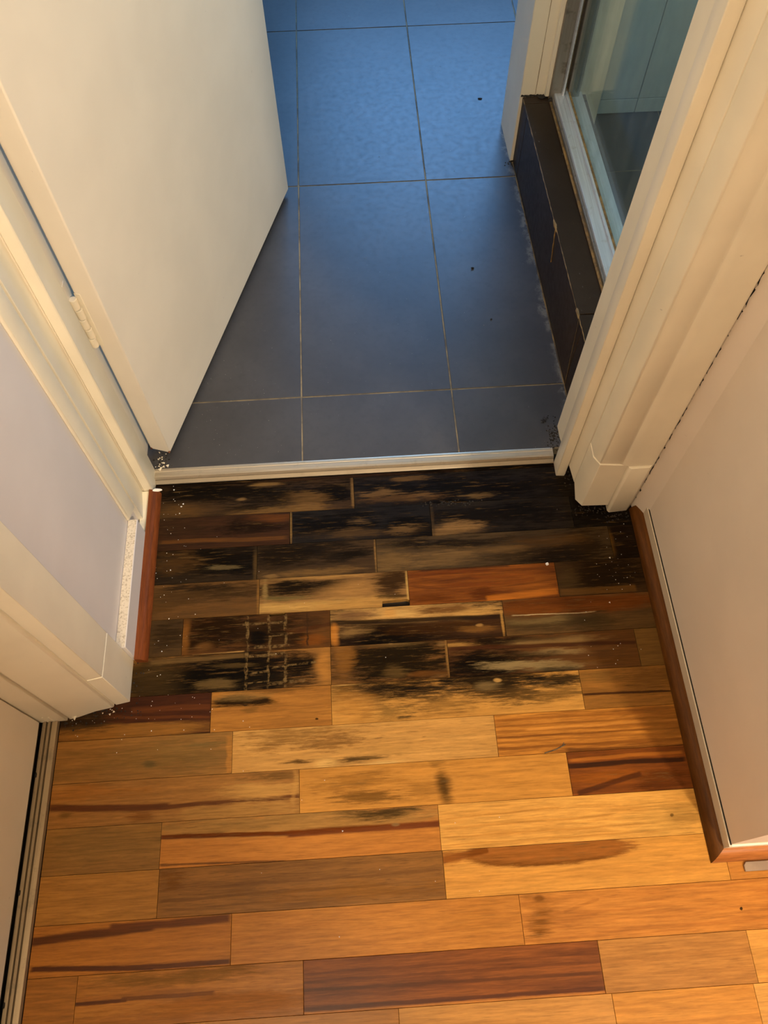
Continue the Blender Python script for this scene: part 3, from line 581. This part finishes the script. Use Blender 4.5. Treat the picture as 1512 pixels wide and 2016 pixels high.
# row n and the rows behind the photographer
row(13, [
 (TRX, 0.122, (184, 122, 62), (156, 98, 48), [], {}), (0.122, 0.422, (200, 142, 78), (178, 120, 62), [], dict(grain=.5)),
 (0.422, 0.623, (206, 140, 66), (168, 104, 46), [], dict(ring=.6)), (0.623, 1.1, (210, 154, 86), (184, 126, 66), [], {}), (1.1, 1.5, (190, 120, 56), (160, 94, 42), [], {})])
back = []
tones = [((200, 134, 64), (170, 106, 48)), ((150, 92, 42), (118, 68, 30)), ((214, 156, 84), (186, 126, 62)), ((132, 70, 30), (96, 46, 18)), ((180, 118, 58), (150, 92, 44))]
shared = [wood_mat('hall_timber_%d' % i, a, b, 60+i) for i, (a, b) in enumerate(tones)]
for k in range(14, 24):
    x = TRX; i = 0
    while x < 1.5:
        w = rnd.uniform(0.25, 0.45); x2 = min(1.5, x+w)
        plank(x, x2, ry(k), ry(k-1), shared[(k*2+i*3+rnd.randint(0, 1)) % 5], rnd.uniform(-.0002, .0002)); x = x2; i += 1
tag(box('rear_boards', TRX, 1.5, -2.9, ry(23), -0.03, ZT, shared[0], floor))
box('side_boards', 1.5, 2.2, -2.9, -0.868, -0.03, ZT, shared[4], floor)

# ------------------------------------------------------------------ bathroom floor tiles
TW, TD = 0.300, 0.6083
def tile(x0, x1, y0, y1):
    g = 0.0014
    return box('tile', x0+g, x1-g, y0+g, y1-g, -0.012, rnd.uniform(-0.0002, 0.0002), M_TILE, bath_floor, 0.0006)
ys = [-0.1500, 0.0, TD, 2*TD, 3*TD, 4*TD, 2.6]
xs = [-1.0, -0.9, -0.6, -0.3, 0.0, 0.3, 0.6, 0.9, 1.2, 1.5]
for j in range(len(ys)-1):
    for i in range(len(xs)-1):
        if ys[j+1] - ys[j] > 0.01: tile(xs[i], xs[i+1], ys[j], ys[j+1])

# ------------------------------------------------------------------ left jamb, skirting, quad
t1 = S(empty('trim_1', (-0.297, -0.15, ZT)))
tag(t1, 'cream painted left door jamb with stop bead and cover strip')
prism('jamb_lining', [(-0.297, -0.086), (-0.334, -0.086), (-0.334, -0.256), (-0.2925, -0.2565), (-0.2990, -0.1975), (-0.297, -0.1975)], ZT-0.01, 2.06, M_CREAM, t1, 0.0015)
prism('door_stop', [(-0.2975, -0.149), (-0.2975, -0.1975), (-0.279, -0.1975), (-0.279, -0.152), (-0.282, -0.149)], ZT-0.004, 2.06, M_CREAM, t1, 0.0022)
prism('cover_bead', [(-0.3025, -0.2555), (-0.3025, -0.291), (-0.2975, -0.2895), (-0.2915, -0.2655), (-0.2935, -0.2600), (-0.2985, -0.2565)], 0.061, 2.06, M_CREAM, t1, 0.0022)
bl = S(box('baseboard_left', -0.3019, -0.285, -0.520, -0.2865, ZT, 0.0585, M_LAV, bevel=0.0012))
tag(bl, 'low pale skirting board with a mould-specked top edge on the left')
box('dust_film', -0.3008, -0.2864, -0.519, -0.2870, 0.0580, 0.0589, M_DUSTLEDGE, bl)
M_QUADL = wood_mat('red_quad_timber', (140, 70, 44), (98, 46, 30), 81, axis='y', freq=1.3)
def quad_profile(p0, sgn, r=0.018, n=7):
    """quarter round against a vertical face at p0, bulging towards sgn"""
    pr = [(p0, ZT), (p0, ZT+r)]
    for i in range(1, n+1):
        a = math.pi/2*(1-i/n)
        pr.append((p0+sgn*r*math.cos(a), ZT+r*math.sin(a)))
    return pr
ql = S(sweep('trim_2', quad_profile(-0.285, 1, 0.0188), -0.5245, -0.1985, 'y', M_QUADL, smooth=True))
tag(ql, 'short red-brown timber quad moulding at the foot of the left wall')
box('end_filler', -0.2992, -0.2850, -0.2865, -0.1990, ZT, 0.0040, M_CREAM, ql, 0.001)
# lump of old white paint on the quad's end
def lump(name, c, r, mat, parent=None, seed=0, sub=2, flat=1.0):
    bm = bmesh.new(); bmesh.ops.create_icosphere(bm, subdivisions=sub, radius=1.0)
    rr = random.Random(seed)
    for v in bm.verts:
        k = 0.75+0.5*rr.random()
        v.co = Vector((v.co.x*r[0]*k+c[0], v.co.y*r[1]*k+c[1], v.co.z*r[2]*k+c[2]))
    me = bpy.data.meshes.new(name); bm.to_mesh(me); bm.free()
    return link(name, me, mat, parent)
lump('paint_lump', (-0.271, -0.1995, 0.0065), (0.009, 0.0032, 0.0022), M_WHITE, ql, 3)

# ------------------------------------------------------------------ closet frame post on the left
t3 = S(empty('trim_3', (-0.33, -0.56, ZT)))
tag(t3, 'cream closet door frame post with a spliced plinth at its foot')
ZC = 0.133
prism('plinth_block', [(-0.3018, -0.5205), (-0.291, -0.5205), (-0.291, -0.5905), (-0.3135, -0.5945), (-0.3145, -0.5925), (-0.33, -0.5925), (-0.33, -0.5205)][::-1], ZT, ZC-0.0011, M_CREAM, t3, 0.0007)
prism('casing', [(-0.3018, -0.5205), (-0.2915, -0.5205), (-0.2915, -0.5900), (-0.3135, -0.5940), (-0.3145, -0.5925), (-0.33, -0.5925), (-0.33, -0.5205)][::-1], ZC+0.0006, 2.2, M_CREAM, t3, 0.0007)
prism('closet_jamb', [(-0.3155, -0.56), (-0.3155, -0.5985), (-0.345, -0.6035), (-0.372, -0.6115), (-0.386, -0.6145), (-0.3895, -0.6105), (-0.3895, -0.56)][::-1], ZT, 2.2, M_CREAM, t3, 0.003)
prism('rear_jamb', [(-0.3898, -0.56), (-0.3898, -0.6155), (-0.4275, -0.6165), (-0.44, -0.6165), (-0.44, -0.56)][::-1], ZT, 2.2, M_CREAM, t3, 0.001)
for x in (-0.4095, -0.4190):
    prism('paint_rib', [(x-0.0016, -0.615), (x, -0.6180), (x+0.0016, -0.615)][::-1], -0.004, 0.022, M_CREAM, t3, 0.0006)
# closet door and its floor track
d2 = S(box('door_2', -0.462, -0.4305, -1.75, -0.6185, 0.002, 2.1, M_DOOR, None, 0.0015))
tag(d2, 'cream closet sliding door at the lower left')
tr = empty('door_track', (-0.415, -1.2, ZT))
tag(tr, 'grooved metal floor track of the closet sliding door', 'door track')
pro = [(-0.4290, ZT), (-0.4290, ZT+0.003), (-0.4262, ZT+0.003), (-0.4255, ZT+0.0065), (-0.4220, ZT+0.0065), (-0.4214, ZT+0.0012), (-0.4192, ZT+0.0012), (-0.4186, ZT+0.0065), (-0.4150, ZT+0.0065),
       (-0.4144, ZT+0.0012), (-0.4122, ZT+0.0012), (-0.4116, ZT+0.0062), (-0.4040, ZT+0.0055), (-0.4022, ZT+0.0012), (-0.4022, ZT)]
sweep('track_rail', pro, -1.75, -0.6165, 'y', M_TRACK, tr)
for (x, y) in ((-0.4275, -0.700), (-0.4275, -0.868), (-0.4275, -1.01)):
    lump('dirt_clog', (x, y, ZT+0.005), (0.0016, 0.004, 0.002), M_GRIME, tr, int(-y*100))

# ------------------------------------------------------------------ right jamb, architrave, skirting, quad
t4 = S(empty('trim_4', (0.50, -0.2, ZT)))
tag(t4, 'cream painted right door jamb and stop, rotted away at its foot')
prism('door_stop', [(0.4965, -0.176), (0.4965, -0.2065), (0.4945, -0.2075), (0.479, -0.2065), (0.479, -0.178), (0.481, -0.176)], ZT, 2.06, M_CREAM, t4, 0.0022,
      lows=[ZT+.010, ZT+.006, ZT-.001, ZT-.001, ZT, ZT])
prism('jamb_lining', [(0.514, -0.100), (0.497, -0.100), (0.497, -0.207), (0.5045, -0.234), (0.514, -0.236)], ZT, 2.06, M_CREAM, t4, 0.0012,
      lows=[ZT, ZT, 0.026, 0.010, 0.010])
t5 = S(empty('trim_5', (0.56, -0.28, ZT)))
tag(t5, 'cream architrave on the right of the doorway, patched and rotted at the bottom')
ZP = 0.146
prof_a = [(0.5055, -0.234), (0.5055, -0.262), (0.5140, -0.2775), (0.5480, -0.2805), (0.5500, -0.2825), (0.5620, -0.2860), (0.6030, -0.2865), (0.6075, -0.2790), (0.6075, -0.234)]
prism('architrave', prof_a, ZP, 2.12, M_CREAM, t5, 0.0018)
prof_b = [(0.5050, -0.234), (0.5045, -0.2635), (0.5135, -0.2790), (0.5600, -0.2835), (0.5600, -0.234)]
prism('patch_block', prof_b, ZT, ZP-0.0003, M_CREAM, t5, 0.0006, lows=[0.012, -0.003, 0.000, 0.006, 0.008])
prism('patch_strip', [(0.5606, -0.234), (0.5606, -0.2870), (0.5640, -0.2905), (0.5960, -0.2900), (0.6070, -0.2795), (0.6070, -0.234)], ZT, ZP-0.0002, M_CREAM, t5, 0.0008,
      lows=[ZT, ZT+.001, ZT-.001, ZT+.002, ZT+.004, ZT])

M_QUADR = wood_mat('shaded_quad_timber', (112, 66, 32), (78, 42, 20), 82, axis='y', freq=1.3)  # darker copy of the quad timber, wall shade put into the colour
M_QUADP = wood_mat('lit_quad_timber', (196, 120, 74), (160, 88, 52), 83, freq=1.3)  # lighter copy of the same timber, lamplight put into the colour
br = S(empty('baseboard_right', (0.62, -0.6, ZT)))
tag(br, 'thin cream skirting strip along the foot of the right wall')
M_SKIRT = paint_mat('skirting_paint', (206, 194, 172), 0.5, 0.35, 8.0)
box('skirting_strip', 0.6205, 0.6245, -0.8715, -0.285, ZT, 0.030, M_SKIRT, br, 0.0004)
box('shadow_gap', 0.6225, 0.6243, -0.8690, -0.300, 0.0300, 0.0318, M_GRIME, br)  # solid dark strip standing in for the shaded gap above the skirting
box('skirting_return', 0.6245, 1.5, -0.8715, -0.868, ZT, 0.030, M_CREAM, br, 0.0008)
RQ = 0.0180
pq = quad_profile(0.6205, -1, RQ)
q1 = S(sweep('trim_6', pq, [-0.8715-(0.6205-p) for p, z in pq], [-0.287]*len(pq), 'y', M_QUADR, smooth=True))
tag(q1, 'timber quad moulding toned darker for shade along the right wall, mitred at the corner')
pq2 = quad_profile(-0.8715, -1, RQ)
q2 = S(sweep('trim_7', pq2, [0.6205-(-0.8715-p) for p, z in pq2], [1.5]*len(pq2), 'x', M_QUADP, smooth=True))
tag(q2, 'timber quad moulding toned lighter for lamplight, running right from the wall corner')

# ------------------------------------------------------------------ threshold strip
th = S(empty('trim_8', (0.1, -0.165, 0)))
tag(th, 'aluminium threshold strip between the tiles and the timber floor')
sweep('strip_top', [(-0.1500, -0.008), (-0.1500, 0.0012), (-0.1520, 0.0018), (-0.1560, 0.0018), (-0.1566, 0.0013), (-0.1640, 0.0013), (-0.1646, 0.0017), (-0.1690, 0.0012), (-0.1712, -0.0030), (-0.1712, -0.008)],
      -0.279, 0.479, 'x', M_STRIP, th)
M_LIP = metal_mat('threshold_lip_aluminium', (150, 138, 118), 0.5, 0, 0.3, (110, 92, 64), 6.0)
sweep('strip_lip', [(-0.1712, -0.0085), (-0.1712, -0.0040), (-0.1720, -0.0052), (-0.1768, -0.0072), (-0.1785, -0.0086), (-0.1785, -0.0100)],
      -0.279, 0.479, 'x', M_LIP, th)

# ------------------------------------------------------------------ bathroom door
HPX, HPY = -0.2500, -0.1225            # corner of the hall face at the hinge edge
AN = math.radians(72.2); DL = 0.745; DT = 0.0400
dx, dy = math.cos(AN), math.sin(AN)
def dp(a, t): return (HPX+dx*a-dy*t, HPY+dy*a+dx*t)
d1 = S(empty('door_1', (HPX, HPY, 0.012)))
tag(d1, 'cream flush bathroom door standing open into the bathroom')
prism('door_leaf', [dp(0, 0), dp(DL, 0), dp(DL, DT), dp(0, DT)], 0.012, 2.035, M_DOOR, d1, 0.0022)
hx, hy = dp(-0.0045, DT+0.002)
hinge = empty('hinge', (hx, hy, 0.32)); hinge.parent = d1
hinge.matrix_parent_inverse = Matrix.Translation(-Vector(d1.location))
tag(hinge, 'painted butt hinge with five knuckles')
def cyl(name, c, r, z0, z1, mat, parent, n=14):
    V = []; Fc = []
    for z in (z0, z1):
        for i in range(n):
            a = 2*math.pi*i/n; V.append((c[0]+r*math.cos(a), c[1]+r*math.sin(a), z))
    Fc = [tuple(range(n))[::-1], tuple(range(n, 2*n))]+[(i, (i+1) % n, n+(i+1) % n, n+i) for i in range(n)]
    return link(name, mesh(name, V, Fc), mat, parent, 0.0008)
def hpart(o):
    o.parent = hinge; o.matrix_parent_inverse = (Matrix.Translation(Vector(d1.location)) @ Matrix.Identity(4)).inverted() @ Matrix.Translation(Vector(d1.location)) @ Matrix.Translation(-Vector(hinge.location))
    return o
kz = 0.318
for i in range(5):
    hpart(cyl('knuckle', (hx+0.0006*((i % 2)*2-1), hy), 0.0058, kz+i*0.0212, kz+i*0.0212+0.0192, M_CREAM, None))
hpart(cyl('pin', (hx, hy), 0.0030, kz-0.001, kz+0.1035, M_RUST, None))
hpart(box('hinge_leaf', -0.2975, -0.2962, -0.130, -0.104, kz-0.002, kz+0.132, M_CREAM, None, 0.0005))
hpart(prism('hinge_leaf', [dp(-0.0006, 0.030), dp(0.0004, 0.030), dp(0.0004, DT), dp(-0.0006, DT)], kz-0.002, kz+0.112, M_CREAM, None, 0.0005))
for a, t in ((0.0002, 0.0002), (0.0002, DT-0.004)):
    x, y = dp(a, t+0.0012)
    lump('worn_corner', (x, y, 0.0150), (0.0022, 0.0022, 0.0030), M_RUST, d1, 9)

# ------------------------------------------------------------------ shower kerb
kerb = S(empty('trim_9', (0.58, 0.3, 0)))
tag(kerb, 'shower kerb faced with dark tiles')
HK = 0.168
kx = lambda y: 0.527-0.022*y
prism('kerb_core', [(kx(-0.10)+0.008, -0.0995), (0.652, -0.0995), (0.652, 0.6585), (kx(0.6585)+0.008, 0.6585)], -0.01, HK-0.008, M_GROUT_DARK, kerb, 0)
cuts = [-0.0995, -0.003, 0.600, 0.6585]
for a, b in zip(cuts[:-1], cuts[1:]):
    prism('kerb_face_tile', [(kx(a+.001), a+.001), (kx(a)+0.009, a+.001), (kx(b)+0.009, b-.001), (kx(b-.001), b-.001)], 0.002, HK-0.0025, M_KERB, kerb, 0.001)
cuts2 = [-0.0995, 0.030, 0.634, 0.6585]
for a, b in zip(cuts2[:-1], cuts2[1:]):
    prism('kerb_top_tile', [(kx(a)-0.0005, a+.0012), (0.652, a+.0012), (0.652, b-.0012), (kx(b)-0.0005, b-.0012)], HK-0.009, HK+rnd.uniform(-.0003, .0003), M_KERB, kerb, 0.001)
# grout smears at the arris and silicone bead along the sill
def ribbon(name, pts, w, h, mat, parent, seed=0):
    """low ragged bead following points (x, y, z)"""
    rr = random.Random(seed); V = []; Fc = []
    n = len(pts)
    for i, p in enumerate(pts):
        p = np.array(p, float); d = np.array(pts[min(n-1, i+1)], float)-np.array(pts[max(0, i-1)], float)
        s = np.cross(d, (0, 0, 1)); s = s/max(1e-9, np.linalg.norm(s))
        if np.linalg.norm(np.cross(d, (0, 0, 1))) < 1e-6: s = np.array([1.0, 0, 0])
        u = np.cross(s, d); u = u/max(1e-9, np.linalg.norm(u))
        ww = w*(0.5+rr.random())
        V += [tuple(p-s*ww/2), tuple(p+u*h*(0.6+0.8*rr.random())), tuple(p+s*ww/2), tuple(p-u*h*0.4)]
    for i in range(n-1):
        for k in range(4):
            Fc.append((4*i+k, 4*i+(k+1) % 4, 4*i+4+(k+1) % 4, 4*i+4+k))
    return link(name, mesh(name, V, Fc), mat, parent)
def seg(a, b, n): return [tuple(np.array(a)+(np.array(b)-np.array(a))*i/(n-1)) for i in range(n)]
ribbon('grout_line', seg((kx(-0.09), -0.09, HK-0.001), (kx(0.65), 0.65, HK-0.001), 70), 0.0022, 0.0008, M_SILICONE, kerb, 1)
ribbon('grout_line', seg((kx(-0.10)-0.0005, -0.10, 0.0012), (kx(0.655)-0.0005, 0.655, 0.0012), 80), 0.0030, 0.0012, M_GROUT_DARK, kerb, 2)
ribbon('grout_smear', seg((kx(0.246)-0.0006, 0.255, HK-0.004), (kx(0.246)-0.0008, 0.235, 0.095), 12), 0.0016, 0.0006, M_SILICONE, kerb, 3)
ribbon('grout_smear', seg((kx(0.246)-0.0006, 0.258, HK-0.006), (kx(0.246)-0.0008, 0.243, 0.115), 12), 0.0012, 0.0006, M_SILICONE, kerb, 4)
lump('grout_lump', (kx(0.255)-0.0005, 0.262, HK-0.002), (0.003, 0.018, 0.003), M_SILICONE, kerb, 5)
ribbon('grout_smear', seg((kx(0.02)-0.0006, 0.022, HK-0.002), (kx(-0.01)-0.0006, -0.006, 0.004), 16), 0.0010, 0.0005, M_GROUT_DARK, kerb, 6)
lump('grout_lump', (kx(0.03)-0.0005, 0.034, HK-0.001), (0.003, 0.014, 0.003), M_SILICONE, kerb, 7)

ribbon('wall_crack', [(0.6083+0.0008*math.sin(k*1.7)+0.0006*math.sin(k*0.43), -0.2802, 0.022+k*0.0095) for k in range(215)], 0.0034, 0.0009, M_DARK, t5, 8)
ribbon('mould_line', [(0.508+0.0022*k, 0.6578, HK+0.001) for k in range(24)], 0.004, 0.003, M_GRIME, nib, 9)
ribbon('mould_line', [(0.5215+0.0006*math.sin(k), 0.6585, 0.002+k*0.0083) for k in range(20)], 0.0022, 0.001, M_GRIME, nib, 10)
ribbon('mould_line', [(0.5065+0.0008*k, 0.658, 0.001) for k in range(20)], 0.005, 0.003, M_GRIME, nib, 12)
ribbon('paint_seam', [(0.5395, 0.6588, HK+0.004+k*0.05) for k in range(35)], 0.0010, 0.0004, M_SILICONE, nib, 11)

# ------------------------------------------------------------------ shower screen
ss = empty('shower_screen', (0.61, 0.3, HK))
tag(ss, 'aluminium framed glass shower screen standing on the dark tiled kerb', 'shower screen')
sx = lambda y, x: x-0.020*y                     # follows the kerb's slight angle
def sill(name, x0, x1, z0, z1, mat, bev=0.001):
    return prism(name, [(sx(-0.10, x0), -0.099), (sx(-0.10, x1), -0.099), (sx(0.655, x1), 0.657), (sx(0.655, x0), 0.657)], z0, z1, mat, ss, bev)
sill('silicone_bead', 0.5795, 0.5850, HK, HK+0.004, M_SILICONE, 0.0015)
sill('sill_edge', 0.5850, 0.5895, HK, HK+0.010, M_ALU_DIRTY)
sill('sill_channel', 0.5895, 0.6180, HK, HK+0.017, M_ALU)
sill('sill_lip', 0.6125, 0.6180, HK+0.017, HK+0.021, M_ALU)
sill('glazing_gasket', 0.6180, 0.6235, HK, HK+0.020, M_SILICONE)
sill('inner_sill', 0.6275, 0.6540, HK, HK+0.008, M_ALU)
gp = sill('glass_pane', 0.6236, 0.6274, HK+0.006, 1.95, M_GLASS, 0)
xw = lambda x: sx(0.655, x)
for nm, x0, x1, y0, m in (('frame_flange', 0.567, 0.576, 0.648, M_CREAM), ('frame_stile', 0.576, 0.600, 0.640, M_ALU_DIRTY), ('frame_lip', 0.600, 0.6045, 0.630, M_ALU),
                          ('frame_gasket', 0.6045, 0.6090, 0.640, M_SILICONE), ('frame_stile', 0.6144, 0.640, 0.638, M_ALU_DIRTY)):
    prism(nm, [(x0-0.008, y0), (x1-0.008, y0), (x1-0.008, 0.6588), (x0-0.008, 0.6588)], HK+0.004, 1.95, m, ss, 0.0012)
for x, y, r in ((0.553, 0.650, (0.010, 0.006, 0.003)), (0.574, 0.636, (0.010, 0.008, 0.006)), (0.598, 0.640, (0.008, 0.007, 0.006))):
    lump('mould_patch', (x, y, HK+0.003), r, M_GRIME, ss, int(x*1000))

# ------------------------------------------------------------------ small things lying about
def at_floor(px, py, z=ZT): return fl(px, py, z)
p = at_floor(1077, 1111)
chip = lump('paint_chip', (0, 0, 0), (0.0036, 0.0030, 0.0018), M_WHITE, None, 11, 1); chip.location = (p[0], p[1], ZT+0.0017)
tag(chip, 'tiny white paint chip lying on the orange plank', 'paint chip')
a, b = at_floor(1072, 1483), at_floor(1113, 1466)
M_TWIG = simple('dry_twig', (96, 84, 60), (60, 50, 36), 200.0, 0.8)
tw = empty('twig', (float(a[0]), float(a[1]), ZT))
tag(tw, 'thin dry grey twig lying across the floorboards', 'twig')
mid = (a+b)/2+np.array([0.001, -0.0012, 0])
def tube(name, pts, r, mat, parent, n=6):
    V = []; Fc = []
    for i, p in enumerate(pts):
        p = np.array(p); d = np.array(pts[min(len(pts)-1, i+1)])-np.array(pts[max(0, i-1)]); d = d/np.linalg.norm(d)
        s = np.cross(d, (0, 0, 1)); s /= np.linalg.norm(s); u = np.cross(s, d)
        for k in range(n):
            t = 2*math.pi*k/n; V.append(tuple(p+r*(math.cos(t)*s+math.sin(t)*u)))
    for i in range(len(pts)-1):
        for k in range(n): Fc.append((i*n+k, i*n+(k+1) % n, (i+1)*n+(k+1) % n, (i+1)*n+k))
    Fc += [tuple(range(n))[::-1], tuple(range((len(pts)-1)*n, len(pts)*n))]
    return link(name, mesh(name, V, Fc), mat, parent)
up = np.array([0, 0, 0.0009])
tube('stem', [a+up, mid+up, b+up], 0.0008, M_TWIG, tw)
c = at_floor(1110, 1462); tube('offshoot', [(b*0.7+mid*0.3)+up, c+up], 0.0006, M_TWIG, tw)
# dark lint on the bathroom tile
p = fl(1072, 828, 0.0)
lint = empty('lint_clump', (float(p[0]), float(p[1]), 0)); tag(lint, 'small dark lint clump on the tile beside the right jamb', 'lint')
rr = random.Random(5)
for i in range(9):
    q = p+np.array([rr.uniform(-.006, .008), rr.uniform(-.004, .004), 0.0008])
    tube('fibre', [q, q+np.array([rr.uniform(-.006, .006), rr.uniform(-.005, .005), 0.0012]), q+np.array([rr.uniform(-.009, .009), rr.uniform(-.006, .006), 0.0002])], 0.0004, M_GRIME, lint, 5)
p = fl(930, 529, 0.0)
pb = lump('grit_crumb', (0, 0, 0), (0.004, 0.0028, 0.0018), M_GRIME, None, 12, 1); pb.location = (p[0], p[1], 0.0018)
tag(pb, 'dark crumb lying in the middle of the tiled bathroom floor', 'crumb')
p = fl(945, 195, 0.0)
pb = lump('grit_crumb', (0, 0, 0), (0.006, 0.003, 0.0016), M_GRIME, None, 13, 1); pb.location = (p[0], p[1], 0.0016)
tag(pb, 'dark crumb on the bluish tile near the white wall nib', 'crumb')
p = fl(967, 629, 0.0)
pb = lump('grit_crumb', (0, 0, 0), (0.0022, 0.0018, 0.0012), M_GRIME, None, 14, 1); pb.location = (p[0], p[1], 0.0012)
tag(pb, 'tiny black crumb on the tile nearer the doorway, left of the kerb', 'crumb')
# grey strip at the right edge, past the wall corner
g0, g1 = fl(1463, 1700), fl(1512, 1690)
gs = prism('trim_offcut', [(0.6500, -0.9040), (0.78, -0.9040), (0.78, -0.8905), (0.6540, -0.8905), (0.6500, -0.8950)], ZT, ZT+0.004, simple('beige_offcut_paint', (136, 116, 96), (126, 106, 88), 30.0, 0.6), None, 0.001)
tag(gs, 'short flat beige painted offcut on the boards past the right wall corner', 'offcut')

# plaster dust and grit nobody could count
def scatter(name, spots, mat, zf, label, sd, rmin=0.0004, rmax=0.0011):
    rr = random.Random(sd); V = []; Fc = []
    for (cx, cy, sx_, sy_, n) in spots:
        for _ in range(n):
            p = fl(rr.gauss(cx, sx_), rr.gauss(cy, sy_), zf); r = rr.uniform(rmin, rmax)*(2.0 if rr.random() < .08 else 1.0)
            k = len(V); t = rr.random()*3
            V += [(p[0]+r*math.cos(t), p[1]+r*math.sin(t), zf), (p[0]+r*math.cos(t+2.1), p[1]+r*math.sin(t+2.1), zf), (p[0]+r*math.cos(t+4.2), p[1]+r*math.sin(t+4.2), zf), (p[0], p[1], zf+r)]
            Fc += [(k, k+1, k+3), (k+1, k+2, k+3), (k+2, k, k+3)]
    o = link(name, mesh(name, V, Fc), mat)
    tag(o, label, 'dust', kind='stuff'); return o
scatter('plaster_dust', [(340, 1010, 14, 40, 26), (335, 1130, 22, 60, 24), (320, 1290, 26, 40, 14), (330, 1400, 90, 22, 22), (230, 1440, 70, 24, 16), (1215, 1110, 26, 40, 30), (1180, 1230, 60, 60, 14), (800, 1650, 260, 120, 12), (500, 1180, 120, 90, 14)],
        M_WHITE, ZT+0.0002, 'white plaster specks scattered along the edges of the timber floor', 21)
scatter('tile_dust', [(460, 760, 50, 50, 36), (420, 870, 60, 24, 26), (700, 640, 160, 120, 40), (900, 500, 120, 140, 20), (1090, 860, 14, 14, 20)],
        simple('pale_dust', (150, 146, 138), (120, 116, 110)), 0.0004, 'pale dust specks on the charcoal bathroom tiles', 22, 0.0004, 0.0010)
def dirt(name, spots, mat, label, sd, zf):
    rr = random.Random(sd); V = []; Fc = []
    for (cx, cy, sx_, sy_, n) in spots:
        for _ in range(n):
            p = fl(rr.gauss(cx, sx_), rr.gauss(cy, sy_), zf); r = rr.uniform(0.0006, 0.0022)
            k = len(V); m = 5
            V.append((p[0], p[1], zf+r*0.7))
            for j in range(m):
                t = 2*math.pi*j/m; q = r*rr.uniform(.6, 1.3); V.append((p[0]+q*math.cos(t), p[1]+q*math.sin(t), zf-0.0002))
            Fc += [(k, k+1+j, k+1+(j+1) % m) for j in range(m)]
    o = link(name, mesh(name, V, Fc), mat); tag(o, label, 'dirt', kind='stuff'); return o
dirt('crumbled_dirt', [(1160, 1003, 22, 6, 60), (1215, 1018, 18, 6, 40), (200, 1404, 40, 6, 60), (150, 1424, 20, 5, 30), (890, 990, 30, 3, 70), (1120, 935, 6, 8, 30), (270, 1340, 6, 30, 24)],
     M_GRIME, 'dark crumbled dirt gathered at the feet of the door frames', 23, ZT+0.0002)
dirt('tile_dirt', [(1090, 856, 7, 13, 110), (318, 908, 9, 9, 40), (1008, 322, 6, 5, 30)], M_GRIME, 'dark dirt caught on the tiles beside the door jambs', 25, 0.0004)
scatter('paint_flakes', [(316, 905, 6, 8, 12), (318, 921, 8, 4, 10), (146, 1412, 4, 4, 5), (216, 1402, 10, 5, 5)], M_CREAM, 0.001, 'cream paint flakes in the corner beside the left jamb', 24, 0.001, 0.0026)

# ------------------------------------------------------------------ hall ceiling lamp
LXY = (1.20, -2.15)
lamp = empty('ceiling_lamp', (*LXY, HZ)); tag(lamp, 'round ceiling lamp in the hall behind the camera', 'lamp')
cyl('lamp_base', LXY, 0.10, HZ-0.03, HZ, M_CEIL, lamp, 32)
cyl('lamp_shade', LXY, 0.09, HZ-0.05, HZ-0.03, emit_mat('lamp_glow', (1.0, 0.82, 0.58), 3.0), lamp, 32)
ll = light('lamp_bulb', 'POINT', (*LXY, HZ-0.24), (0, 0, 0), 200.0, (1.0, 0.85, 0.66), shadow_soft_size=0.06)
ll.parent = lamp; ll.matrix_parent_inverse = Matrix.Translation(-Vector(lamp.location))

# weaker fill lamp, unseen, added over the closet nook to warm the right side
NXY = (-0.15, -1.42)
lamp2 = empty('fill_lamp', (*NXY, HZ)); tag(lamp2, 'small added fill lamp, unseen, over the closet nook', 'lamp')
cyl('rim', NXY, 0.055, HZ-0.012, HZ, M_CEIL, lamp2, 28)
cyl('lens', NXY, 0.042, HZ-0.016, HZ-0.012, emit_mat('fill_lamp_glow', (1.0, 0.82, 0.58), 3.0), lamp2, 28)
l2 = light('fill_lamp_bulb', 'POINT', (*NXY, HZ-0.16), (0, 0, 0), 52.0, (1.0, 0.81, 0.57), shadow_soft_size=0.09)
l2.parent = lamp2; l2.matrix_parent_inverse = Matrix.Translation(-Vector(lamp2.location))
